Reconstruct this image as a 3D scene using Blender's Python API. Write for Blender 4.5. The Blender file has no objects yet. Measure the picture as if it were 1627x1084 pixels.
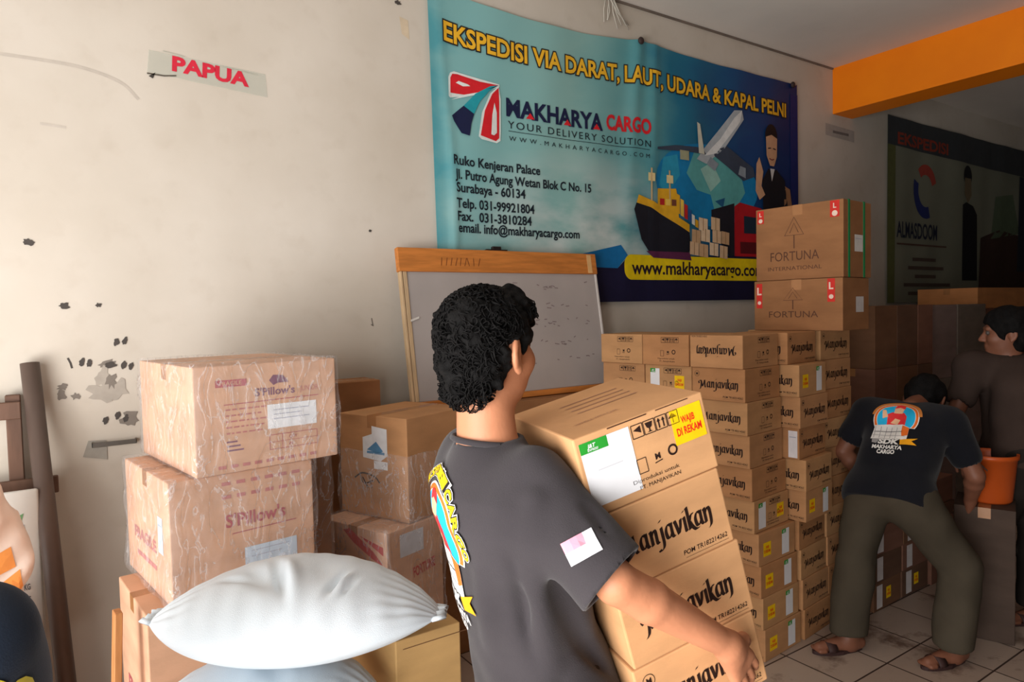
import bpy, bmesh, math, random
import numpy as np
from mathutils import Vector, Matrix
from mathutils.bvhtree import BVHTree
from mathutils.geometry import tessellate_polygon

random.seed(7)
rng = np.random.default_rng(7)
SC = bpy.context.scene
COL = SC.collection
R = math.radians

# ------------------------------------------------------------------ camera
cam = bpy.data.cameras.new('camera')
cam.sensor_width = 36.0
cam.lens = 36.0 * 1080.0 / 1627.0
cam.clip_start = 0.02
cam_o = bpy.data.objects.new('camera', cam)
COL.objects.link(cam_o)
cam_o.matrix_world = Matrix(((0.8307208, 0.0431677, -0.5550130, 0.0),
                             (-0.5562077, 0.0229045, -0.8307276, -3.05),
                             (-0.0231483, 0.9988053, 0.0430375, 1.6),
                             (0, 0, 0, 1)))
SC.camera = cam_o

# ------------------------------------------------------------------ exposure, world, daylight
SC.view_settings.view_transform = 'Standard'
SC.view_settings.look = 'None'
SC.view_settings.exposure = 0.0
SC.view_settings.gamma = 1.0
SC.view_settings.use_curve_mapping = False
SC.cycles.max_bounces = 8
SC.cycles.diffuse_bounces = 4
SC.cycles.transparent_max_bounces = 16
SC.cycles.sample_clamp_indirect = 6.0

world = bpy.data.worlds.new('daylight')
SC.world = world
world.use_nodes = True
wn = world.node_tree.nodes
wn['Background'].inputs['Color'].default_value = (0.80, 0.90, 1.0, 1)
wn['Background'].inputs['Strength'].default_value = 0.35

def area(name, loc, target, sx, sy, power, color):
    l = bpy.data.lights.new(name, 'AREA')
    l.shape = 'RECTANGLE'
    l.size = sx
    l.size_y = sy
    l.energy = power
    l.color = color
    o = bpy.data.objects.new(name, l)
    COL.objects.link(o)
    o.location = loc
    o.rotation_euler = (Vector(target) - Vector(loc)).to_track_quat('-Z', 'Y').to_euler()
    return o

# the wide shopfront opening on the street side
area('shopfront_daylight', (-1.3, -2.75, 1.05), (1.6, -1.6, 1.25), 2.7, 1.9, 145, (1.0, 0.985, 0.96))
# sunlit pavement just outside, throwing light up and inwards
area('pavement_glow', (-2.7, -2.4, 0.10), (1.0, -2.2, 2.4), 4.0, 1.8, 165, (1.0, 0.97, 0.94))

# ------------------------------------------------------------------ materials
MATS = {}

def srgb(r, g, b):
    f = lambda c: (c / 255 / 12.92) if c / 255 <= 0.04045 else ((c / 255 + 0.055) / 1.055) ** 2.4
    return (f(r), f(g), f(b))

def new_mat(name):
    m = bpy.data.materials.new(name)
    m.use_nodes = True
    return m, m.node_tree.nodes, m.node_tree.links, m.node_tree.nodes['Principled BSDF']

def surf(name, col, rough=0.7, var=0.12, scale=6.0, bump=0.0, bscale=60.0, spec=0.3, metal=0.0, col2=None, detail=4.0, stretch=None, sheen=0.0):
    """plain surface with procedural colour variation (and bump)"""
    if name in MATS:
        return MATS[name]
    m, n, l, p = new_mat(name)
    tc = n.new('ShaderNodeTexCoord')
    src = tc.outputs['Object']
    if stretch:
        mp = n.new('ShaderNodeMapping')
        mp.inputs['Scale'].default_value = stretch
        l.new(src, mp.inputs['Vector'])
        src = mp.outputs['Vector']
    nz = n.new('ShaderNodeTexNoise')
    nz.inputs['Scale'].default_value = scale
    nz.inputs['Detail'].default_value = detail
    l.new(src, nz.inputs['Vector'])
    rp = n.new('ShaderNodeValToRGB')
    c2 = col2 if col2 else tuple(c * (1 - var) for c in col)
    c1 = col if col2 else tuple(min(1, c * (1 + var)) for c in col)
    rp.color_ramp.elements[0].position = 0.35
    rp.color_ramp.elements[1].position = 0.65
    rp.color_ramp.elements[0].color = (*c2, 1)
    rp.color_ramp.elements[1].color = (*c1, 1)
    l.new(nz.outputs['Fac'], rp.inputs['Fac'])
    l.new(rp.outputs['Color'], p.inputs['Base Color'])
    p.inputs['Roughness'].default_value = rough
    p.inputs['Specular IOR Level'].default_value = spec
    p.inputs['Metallic'].default_value = metal
    if sheen:
        p.inputs['Sheen Weight'].default_value = sheen
    if bump > 0:
        nb = n.new('ShaderNodeTexNoise')
        nb.inputs['Scale'].default_value = bscale
        nb.inputs['Detail'].default_value = 3
        l.new(src, nb.inputs['Vector'])
        b = n.new('ShaderNodeBump')
        b.inputs['Strength'].default_value = bump
        b.inputs['Distance'].default_value = 0.004
        l.new(nb.outputs['Fac'], b.inputs['Height'])
        l.new(b.outputs['Normal'], p.inputs['Normal'])
    MATS[name] = m
    return m

def ink(r, g, b, rough=0.6):
    k = 'print_%d_%d_%d' % (r, g, b)
    return surf(k, srgb(r, g, b), rough, 0.06, 25.0)

def kraft(name, r, g, b, var=0.10):
    return surf(name, srgb(r, g, b), 0.75, var, 5.0, 0.10, 90.0, 0.15, stretch=(1, 1, 3))

M_KRAFT = kraft('kraft_board', 186, 138, 96)
M_KRAFT_D = kraft('kraft_board_brown', 150, 105, 70)
M_KRAFT_P = kraft('kraft_board_pinkish', 212, 168, 138)
M_KRAFT_Y = kraft('kraft_board_yellowish', 190, 152, 100)
M_KRAFT_O = kraft('kraft_board_deep', 120, 88, 66)
M_TAPE = surf('brown_packing_tape', srgb(170, 118, 74), 0.25, 0.08, 10, spec=0.5)
M_PAPER = surf('white_label_paper', srgb(232, 232, 236), 0.5, 0.03, 12)
M_SKIN = surf('skin_tan', srgb(196, 132, 98), 0.5, 0.07, 9, 0.12, 120, 0.35)
M_SKIN_D = surf('skin_brown', srgb(128, 82, 62), 0.5, 0.08, 9, 0.1, 120, 0.35)
M_HAIR = surf('black_hair', (0.0065, 0.006, 0.006), 0.8, 0.3, 40, 0.5, 160, 0.10)
M_SHIRT = surf('faded_black_cotton', srgb(58, 54, 57), 0.9, 0.12, 5, 0.25, 420, 0.1, sheen=0.15)
M_SHIRT_D = surf('black_cotton', srgb(24, 25, 31), 0.9, 0.12, 5, 0.2, 380, 0.1, sheen=0.1)
M_SHIRT_N = surf('navy_cotton', srgb(36, 46, 62), 0.85, 0.12, 6, 0.2, 380, 0.12, sheen=0.1)
M_SHIRT_B = surf('brown_grey_cotton', srgb(62, 50, 45), 0.9, 0.12, 5, 0.2, 380, 0.1)
M_TROUSER = surf('olive_grey_twill', srgb(72, 65, 54), 0.85, 0.12, 5, 0.2, 380, 0.1)
M_TROUSER_D = surf('dark_grey_twill', srgb(42, 37, 34), 0.85, 0.12, 5, 0.2, 380, 0.1)
M_RUBBER = surf('dark_sandal_rubber', srgb(60, 40, 38), 0.6, 0.1, 10)
M_EYE = surf('dark_eye', (0.10, 0.08, 0.07), 0.2, 0.03, 5)

def wrap_mat():
    m, n, l, p = new_mat('clear_stretch_film')
    out = n['Material Output']
    tc = n.new('ShaderNodeTexCoord')
    mp = n.new('ShaderNodeMapping')
    mp.inputs['Rotation'].default_value = (0.3, 0.5, 0.4)
    mp.inputs['Scale'].default_value = (1, 1, 0.35)
    l.new(tc.outputs['Object'], mp.inputs['Vector'])
    nz = n.new('ShaderNodeTexNoise')
    nz.inputs['Scale'].default_value = 13
    nz.inputs['Detail'].default_value = 7
    nz.inputs['Distortion'].default_value = 1.9
    l.new(mp.outputs['Vector'], nz.inputs['Vector'])
    # whitish fold streaks, highlights put into the film's opacity: ridge of the noise
    s1 = n.new('ShaderNodeMath'); s1.operation = 'SUBTRACT'; s1.inputs[1].default_value = 0.5
    s2 = n.new('ShaderNodeMath'); s2.operation = 'ABSOLUTE'
    rp = n.new('ShaderNodeMapRange')
    rp.inputs['From Min'].default_value = 0.0
    rp.inputs['From Max'].default_value = 0.022
    rp.inputs['To Min'].default_value = 0.46
    rp.inputs['To Max'].default_value = 0.12
    l.new(nz.outputs['Fac'], s1.inputs[0]); l.new(s1.outputs[0], s2.inputs[0]); l.new(s2.outputs[0], rp.inputs['Value'])
    b = n.new('ShaderNodeBump')
    b.inputs['Strength'].default_value = 0.9
    b.inputs['Distance'].default_value = 0.02
    l.new(nz.outputs['Fac'], b.inputs['Height'])
    p.inputs['Base Color'].default_value = (0.86, 0.84, 0.86, 1)
    p.inputs['Roughness'].default_value = 0.14
    p.inputs['Specular IOR Level'].default_value = 0.9
    l.new(b.outputs['Normal'], p.inputs['Normal'])
    tr = n.new('ShaderNodeBsdfTransparent')
    mx = n.new('ShaderNodeMixShader')
    l.new(rp.outputs['Result'], mx.inputs['Fac'])
    l.new(tr.outputs[0], mx.inputs[1]); l.new(p.outputs[0], mx.inputs[2])
    l.new(mx.outputs[0], out.inputs['Surface'])
    return m
M_WRAP = wrap_mat()

def wall_mat():
    m, n, l, p = new_mat('dirty_white_plaster')
    tc = n.new('ShaderNodeTexCoord')
    n1 = n.new('ShaderNodeTexNoise'); n1.inputs['Scale'].default_value = 1.3; n1.inputs['Detail'].default_value = 6
    n2 = n.new('ShaderNodeTexNoise'); n2.inputs['Scale'].default_value = 9; n2.inputs['Detail'].default_value = 5
    l.new(tc.outputs['Object'], n1.inputs['Vector']); l.new(tc.outputs['Object'], n2.inputs['Vector'])
    r1 = n.new('ShaderNodeValToRGB')
    r1.color_ramp.elements[0].position = 0.3; r1.color_ramp.elements[0].color = (*srgb(196, 186, 172), 1)
    r1.color_ramp.elements[1].position = 0.7; r1.color_ramp.elements[1].color = (*srgb(214, 206, 195), 1)
    r2 = n.new('ShaderNodeValToRGB')
    r2.color_ramp.elements[0].position = 0.28; r2.color_ramp.elements[0].color = (0.95, 0.94, 0.93, 1)
    r2.color_ramp.elements[1].position = 0.45; r2.color_ramp.elements[1].color = (1, 1, 1, 1)
    l.new(n1.outputs['Fac'], r1.inputs['Fac']); l.new(n2.outputs['Fac'], r2.inputs['Fac'])
    mx = n.new('ShaderNodeMix'); mx.data_type = 'RGBA'; mx.blend_type = 'MULTIPLY'; mx.inputs['Factor'].default_value = 1
    l.new(r1.outputs['Color'], mx.inputs['A']); l.new(r2.outputs['Color'], mx.inputs['B'])
    l.new(mx.outputs['Result'], p.inputs['Base Color'])
    b = n.new('ShaderNodeBump'); b.inputs['Strength'].default_value = 0.15; b.inputs['Distance'].default_value = 0.01
    l.new(n2.outputs['Fac'], b.inputs['Height']); l.new(b.outputs['Normal'], p.inputs['Normal'])
    p.inputs['Roughness'].default_value = 0.85; p.inputs['Specular IOR Level'].default_value = 0.15
    return m
M_WALL = wall_mat()
M_CEIL = surf('grey_white_ceiling_board', srgb(222, 214, 205), 0.9, 0.04, 2, spec=0.1)
M_BEAM = surf('orange_paint', srgb(255, 136, 6), 0.55, 0.05, 4, spec=0.3)
M_PAVE = surf('pale_concrete', srgb(190, 184, 174), 0.9, 0.08, 3, spec=0.1)

def floor_mat():
    m, n, l, p = new_mat('worn_cream_tiles')
    tc = n.new('ShaderNodeTexCoord')
    br = n.new('ShaderNodeTexBrick')
    br.offset = 0.0; br.squash = 1.0
    br.inputs['Scale'].default_value = 1.0
    br.inputs['Brick Width'].default_value = 0.30
    br.inputs['Row Height'].default_value = 0.30
    br.inputs['Mortar Size'].default_value = 0.0045
    br.inputs['Mortar Smooth'].default_value = 0.3
    br.inputs['Color1'].default_value = (*srgb(172, 152, 138), 1)
    br.inputs['Color2'].default_value = (*srgb(186, 168, 154), 1)
    br.inputs['Mortar'].default_value = (*srgb(64, 48, 42), 1)
    l.new(tc.outputs['Object'], br.inputs['Vector'])
    nz = n.new('ShaderNodeTexNoise'); nz.inputs['Scale'].default_value = 3.2; nz.inputs['Detail'].default_value = 8; nz.inputs['Roughness'].default_value = 0.65
    l.new(tc.outputs['Object'], nz.inputs['Vector'])
    rp = n.new('ShaderNodeValToRGB')
    rp.color_ramp.elements[0].position = 0.36; rp.color_ramp.elements[0].color = (0.30, 0.22, 0.19, 1)
    rp.color_ramp.elements[1].position = 0.46; rp.color_ramp.elements[1].color = (1, 1, 1, 1)
    l.new(nz.outputs['Fac'], rp.inputs['Fac'])
    mx = n.new('ShaderNodeMix'); mx.data_type = 'RGBA'; mx.blend_type = 'MULTIPLY'; mx.inputs['Factor'].default_value = 0.85
    l.new(br.outputs['Color'], mx.inputs['A']); l.new(rp.outputs['Color'], mx.inputs['B'])
    l.new(mx.outputs['Result'], p.inputs['Base Color'])
    p.inputs['Roughness'].default_value = 0.45
    return m
M_FLOOR = floor_mat()

# ------------------------------------------------------------------ object helpers
def link(o, parent=None):
    COL.objects.link(o)
    if parent:
        o.parent = parent
    return o

def mesh_obj(name, verts, faces, mats, parent=None, midx=None, smooth=False):
    me = bpy.data.meshes.new(name)
    if isinstance(verts, np.ndarray):
        verts = verts.tolist()
    if isinstance(faces, np.ndarray):
        faces = faces.tolist()
    me.from_pydata(verts, [], faces)
    for m in (mats if isinstance(mats, (list, tuple)) else [mats]):
        me.materials.append(m)
    if midx is not None:
        me.polygons.foreach_set('material_index', midx)
    if smooth:
        me.polygons.foreach_set('use_smooth', [True] * len(me.polygons))
    me.update()
    return link(bpy.data.objects.new(name, me), parent)

def tag(o, label, cat, group=None, kind=None):
    o['label'] = label
    o['category'] = cat
    if group:
        o['group'] = group
    if kind:
        o['kind'] = kind
    return o

def thing(name, label, cat, loc=(0, 0, 0), rot=(0, 0, 0), group=None):
    o = bpy.data.objects.new(name, None)
    o.empty_display_size = 0.05
    o.location = loc
    o.rotation_euler = rot
    link(o)
    return tag(o, label, cat, group)

def struct(o):
    o['kind'] = 'structure'
    return o

def bm_obj(name, bm, mats, parent=None, smooth=False):
    me = bpy.data.meshes.new(name)
    bm.to_mesh(me)
    bm.free()
    for m in (mats if isinstance(mats, (list, tuple)) else [mats]):
        me.materials.append(m)
    if smooth:
        me.polygons.foreach_set('use_smooth', [True] * len(me.polygons))
    return link(bpy.data.objects.new(name, me), parent)

def bm_box(bm, x0, y0, z0, x1, y1, z1, bevel=0.0, seg=1, mat=None):
    mt = Matrix.Translation(((x0 + x1) / 2, (y0 + y1) / 2, (z0 + z1) / 2)) @ Matrix.Diagonal((x1 - x0, y1 - y0, z1 - z0, 1))
    if mat is not None:
        mt = mat @ mt
    r = bmesh.ops.create_cube(bm, size=1.0, matrix=mt)
    if bevel > 0:
        ed = list({e for v in r['verts'] for e in v.link_edges})
        bmesh.ops.bevel(bm, geom=ed, offset=bevel, segments=seg, affect='EDGES', profile=0.5)
    return bm

def tube(pts, rad, sides=8, closed_ends=True):
    """tube along polyline: returns verts, faces"""
    pts = [Vector(p) for p in pts]
    n = len(pts)
    rads = rad if isinstance(rad, (list, tuple)) else [rad] * n
    V, F = [], []
    up = Vector((0.3, 0.2, 1)).normalized()
    for i, p in enumerate(pts):
        t = (pts[min(i + 1, n - 1)] - pts[max(i - 1, 0)]).normalized()
        a = t.cross(up)
        if a.length < 1e-4:
            a = t.cross(Vector((1, 0, 0)))
        a.normalize()
        b = t.cross(a)
        for k in range(sides):
            an = 2 * math.pi * k / sides
            V.append(p + (a * math.cos(an) + b * math.sin(an)) * rads[i])
    for i in range(n - 1):
        for k in range(sides):
            k2 = (k + 1) % sides
            F.append((i * sides + k, i * sides + k2, (i + 1) * sides + k2, (i + 1) * sides + k))
    if closed_ends:
        F.append(tuple(range(sides))[::-1])
        F.append(tuple(range((n - 1) * sides, n * sides)))
    return V, F

def add_vf(acc, vf):
    V, F = acc
    o = len(V)
    V.extend(vf[0])
    F.extend([tuple(i + o for i in f) for f in vf[1]])

# ------------------------------------------------------------------ flat printed artwork
TEXT_CACHE = {}

def text_polys(s, bold=0.0, spacing=1.0):
    k = (s, bold, spacing)
    if k in TEXT_CACHE:
        return TEXT_CACHE[k]
    cu = bpy.data.curves.new('lettering_outline', 'FONT')
    cu.body = s
    cu.size = 1.0
    cu.offset = bold
    cu.space_character = spacing
    cu.resolution_u = 3
    o = bpy.data.objects.new('lettering_outline', cu)
    COL.objects.link(o)
    dg = bpy.context.evaluated_depsgraph_get()
    me = bpy.data.meshes.new_from_object(o.evaluated_get(dg))
    v = np.array([x.co[:2] for x in me.vertices]).reshape(-1, 2)
    f = [tuple(p.vertices) for p in me.polygons]
    bpy.data.objects.remove(o)
    bpy.data.curves.remove(cu)
    bpy.data.meshes.remove(me)
    TEXT_CACHE[k] = (v, f)
    return v, f

def catmull(pts, n=8):
    P = [np.array(p, float) for p in pts]
    P = [2 * P[0] - P[1]] + P + [2 * P[-1] - P[-2]]
    out = []
    for i in range(1, len(P) - 2):
        for t in np.linspace(0, 1, n, endpoint=False):
            a, b, c, d = P[i - 1:i + 3]
            out.append(0.5 * ((2 * b) + (c - a) * t + (2 * a - 5 * b + 4 * c - d) * t * t + (3 * b - a - 3 * c + d) * t ** 3))
    out.append(P[-2])
    return np.array(out)

class Art:
    """collects flat coloured shapes in a 2D frame; build() lays them on a surface"""
    def __init__(self):
        self.V, self.F, self.L, self.M, self.mats = [], [], [], [], []
        self.n = 0

    def _mi(self, m):
        if m not in self.mats:
            self.mats.append(m)
        return self.mats.index(m)

    def raw(self, v, f, m, layer=1):
        v = np.asarray(v, float)
        self.V.append(v)
        self.L.append(np.full(len(v), float(layer)))
        self.F += [tuple(i + self.n for i in q) for q in f]
        self.M += [self._mi(m)] * len(f)
        self.n += len(v)

    def poly(self, pts, m, layer=1):
        tri = tessellate_polygon([[Vector((p[0], p[1], 0)) for p in pts]])
        P = np.asarray(pts, float)
        fs = []
        for a, b, c in tri:
            cr = (P[b][0] - P[a][0]) * (P[c][1] - P[a][1]) - (P[b][1] - P[a][1]) * (P[c][0] - P[a][0])
            fs.append((a, b, c) if cr > 0 else (a, c, b))
        self.raw(P, fs, m, layer)

    def rect(self, x0, y0, x1, y1, m, layer=1):
        self.raw([(x0, y0), (x1, y0), (x1, y1), (x0, y1)], [(0, 1, 2, 3)], m, layer)

    def rrect(self, x0, y0, x1, y1, r, m, layer=1):
        pts = []
        for cx, cy, a0 in ((x1 - r, y1 - r, 0), (x0 + r, y1 - r, 90), (x0 + r, y0 + r, 180), (x1 - r, y0 + r, 270)):
            for k in range(7):
                a = R(a0 + 15 * k)
                pts.append((cx + r * math.cos(a), cy + r * math.sin(a)))
        self.poly(pts, m, layer)

    def disc(self, cx, cy, rx, m, layer=1, ry=None, n=28, a0=0, a1=360):
        ry = ry or rx
        pts = [(cx + rx * math.cos(R(a0 + (a1 - a0) * k / n)), cy + ry * math.sin(R(a0 + (a1 - a0) * k / n))) for k in range(n + (0 if a1 - a0 == 360 else 1))]
        self.poly(pts, m, layer)

    def stroke(self, pts, w, m, layer=1, closed=False):
        P = [np.array(p, float) for p in pts]
        if closed:
            P.append(P[0])
        V, F = [], []
        for i, p in enumerate(P):
            t = P[min(i + 1, len(P) - 1)] - P[max(i - 1, 0)]
            if closed and i in (0, len(P) - 1):
                t = P[1] - P[-2]
            t = t / (np.linalg.norm(t) + 1e-9)
            nn = np.array([-t[1], t[0]]) * w / 2
            V += [p - nn, p + nn]
        for i in range(len(P) - 1):
            F.append((2 * i, 2 * i + 2, 2 * i + 3, 2 * i + 1))
        self.raw(V, F, m, layer)

    def frame(self, x0, y0, x1, y1, w, m, layer=1):
        for a, b in (((x0, y0), (x1, y0)), ((x1, y0), (x1, y1)), ((x1, y1), (x0, y1)), ((x0, y1), (x0, y0))):
            self.stroke([a, b], w, m, layer)

    def text(self, s, x, y, h, m, bold=0.0, xs=1.0, layer=1, align='L', width=None, rot=0.0, spacing=1.0, shear=0.0, outline=None):
        """h = cap height; width fits the line to a given length"""
        v, f = text_polys(s, 0.0, spacing)
        k = h / 0.729
        x0, x1 = v[:, 0].min(), v[:, 0].max()
        sx = (width / (x1 - x0)) if width else k * xs
        sets = [(bold, m, layer)]
        if outline:
            sets = [(outline[0], outline[1], layer), (bold, m, layer + 1)]
        for bo, mm, ly in sets:
            v2, f2 = text_polys(s, bo, spacing)
            q = np.stack([(v2[:, 0] - x0) * sx + v2[:, 1] * k * shear, v2[:, 1] * k], 1)
            wd = (x1 - x0) * sx
            if align == 'C':
                q[:, 0] -= wd / 2
            elif align == 'R':
                q[:, 0] -= wd
            c, s_ = math.cos(rot), math.sin(rot)
            q = np.stack([x + q[:, 0] * c - q[:, 1] * s_, y + q[:, 0] * s_ + q[:, 1] * c], 1)
            self.raw(q, f2, mm, ly)

    def arc_text(self, s, cx, cy, r, a0, a1, h, m, bold, layer=1, outline=None, outline2=None):
        n = len(s)
        for i, ch in enumerate(s):
            if ch == ' ':
                continue
            a = R(a0 + (a1 - a0) * (i + 0.5) / n)
            step = abs(R(a1 - a0)) * r / n
            for o in ([outline2] if outline2 else []):
                self.text(ch, cx + r * math.cos(a), cy + r * math.sin(a), h, o[1], o[0], layer=layer - 1, align='C', width=step * 0.86, rot=a - math.pi / 2)
            self.text(ch, cx + r * math.cos(a), cy + r * math.sin(a), h, m, bold, layer=layer, align='C', width=step * 0.86, rot=a - math.pi / 2, outline=outline)

    def nib(self, strokes, x, y, s, m, layer=1, nib=(0.14, 0.05), rot=0.0, flip=False):
        """broad-pen lettering: strokes are skeleton polylines"""
        nv = np.array(nib)
        V, F = [], []
        for st in strokes:
            P = catmull(st, 6) if len(st) > 2 else np.array([np.array(st[0]) + (np.array(st[1]) - np.array(st[0])) * t for t in np.linspace(0, 1, 5)])
            o = len(V)
            for p in P:
                V += [p - nv, p + nv]
            for i in range(len(P) - 1):
                q = (o + 2 * i, o + 2 * i + 2, o + 2 * i + 3, o + 2 * i + 1)
                pa, pb, pc = np.array(V[q[0]]), np.array(V[q[1]]), np.array(V[q[2]])
                cr = (pb - pa)[0] * (pc - pa)[1] - (pb - pa)[1] * (pc - pa)[0]
                F.append(q if cr > 0 else q[::-1])
            # pen thickness
            for i in range(len(P) - 1):
                t = P[i + 1] - P[i]
                t = t / (np.linalg.norm(t) + 1e-9)
                w = np.array([-t[1], t[0]]) * 0.030
                o2 = len(V)
                V += [P[i] - w, P[i + 1] - w, P[i + 1] + w, P[i] + w]
                F.append((o2, o2 + 1, o2 + 2, o2 + 3))
        V = np.array(V) * s * np.array([1.0, 1.16])
        if flip:
            V = -V
        c, sn = math.cos(rot), math.sin(rot)
        V = np.stack([x + V[:, 0] * c - V[:, 1] * sn, y + V[:, 0] * sn + V[:, 1] * c], 1)
        self.raw(V, F, m, layer)

    def build(self, name, fn, parent=None, cut=0.0, lift=0.0004):
        V = np.concatenate(self.V) if self.V else np.zeros((0, 2))
        L = np.concatenate(self.L) if self.L else np.zeros(0)
        bm = bmesh.new()
        vs = [bm.verts.new((a[0], a[1], l)) for a, l in zip(V, L)]
        for f, mi in zip(self.F, self.M):
            try:
                fc = bm.faces.new([vs[i] for i in f])
                fc.material_index = mi
            except ValueError:
                pass
        if cut > 0 and len(V):
            for ax in (0, 1):
                lo, hi = V[:, ax].min(), V[:, ax].max()
                no = (1, 0, 0) if ax == 0 else (0, 1, 0)
                k = math.ceil(lo / cut) * cut
                while k < hi:
                    co = (k, 0, 0) if ax == 0 else (0, k, 0)
                    bmesh.ops.bisect_plane(bm, geom=bm.verts[:] + bm.edges[:] + bm.faces[:], dist=1e-6, plane_co=co, plane_no=no)
                    k += cut
        dead = []
        for v in bm.verts:
            p = fn(v.co.x, v.co.y, v.co.z * lift)
            if p is None:
                dead.append(v)
            else:
                v.co = p
        if dead:
            bmesh.ops.delete(bm, geom=dead, context='VERTS')
        return bm_obj(name, bm, self.mats, parent)

# skeletons of the carton brand lettering (x height = 1)
def brand_strokes():
    out = []
    x = 0.0
    def put(sts, adv):
        nonlocal x
        for s in sts:
            out.append([(p[0] + x, p[1]) for p in s])
        x += adv
    put([[(-0.30, 0.62), (-0.42, 0.86), (-0.25, 1.08), (0.02, 1.12), (0.14, 0.85), (0.10, 0.35), (-0.02, -0.15), (-0.25, -0.38)],
         [(0.06, 1.15), (0.22, 0.75), (0.42, 0.12)], [(0.42, 0.12), (0.72, 0.75), (0.92, 1.22)],
         [(0.88, 1.2), (0.92, 0.6), (1.0, 0.08), (1.14, 0.0)]], 1.42)
    A = [[(0.56, 0.86), (0.30, 0.98), (0.06, 0.62), (0.10, 0.14), (0.34, 0.06), (0.54, 0.36)], [(0.58, 1.0), (0.58, 0.16), (0.74, 0.0)]]
    N = [[(0.02, 0.92), (0.10, 0.95), (0.10, 0.0)], [(0.12, 0.62), (0.36, 0.98), (0.56, 0.80), (0.56, 0.10), (0.48, -0.26), (0.28, -0.42)]]
    N0 = [[(0.02, 0.92), (0.10, 0.95), (0.10, 0.0)], [(0.12, 0.62), (0.34, 0.98), (0.52, 0.84), (0.52, 0.14), (0.66, 0.0)]]
    put(A, 0.92)
    put(N0, 0.86)
    put([[(0.20, 0.98), (0.20, -0.10), (0.06, -0.46), (-0.20, -0.56), (-0.30, -0.46)], [(0.14, 1.36), (0.26, 1.46)]], 0.50)
    put(A, 0.90)
    put([[(-0.06, 0.96), (0.06, 0.92), (0.24, 0.04)], [(0.24, 0.04), (0.46, 0.46), (0.58, 0.98)]], 0.82)
    put([[(0.02, 0.92), (0.10, 0.95), (0.10, 0.10), (0.22, 0.0)], [(0.06, 1.34), (0.18, 1.42)]], 0.36)
    put([[(0.06, 1.50), (0.10, 1.45), (0.10, 0.0)], [(0.56, 0.96), (0.40, 0.98), (0.16, 0.55)], [(0.16, 0.52), (0.36, 0.10), (0.62, -0.14), (0.92, -0.10)]], 0.66)
    put(A, 0.86)
    put(N, 0.72)
    return out, x
BRAND, BRAND_W = brand_strokes()

# ------------------------------------------------------------------ signed-distance sculpting
def U(v):
    v = np.asarray(v, float)
    return v / np.linalg.norm(v)

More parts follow.
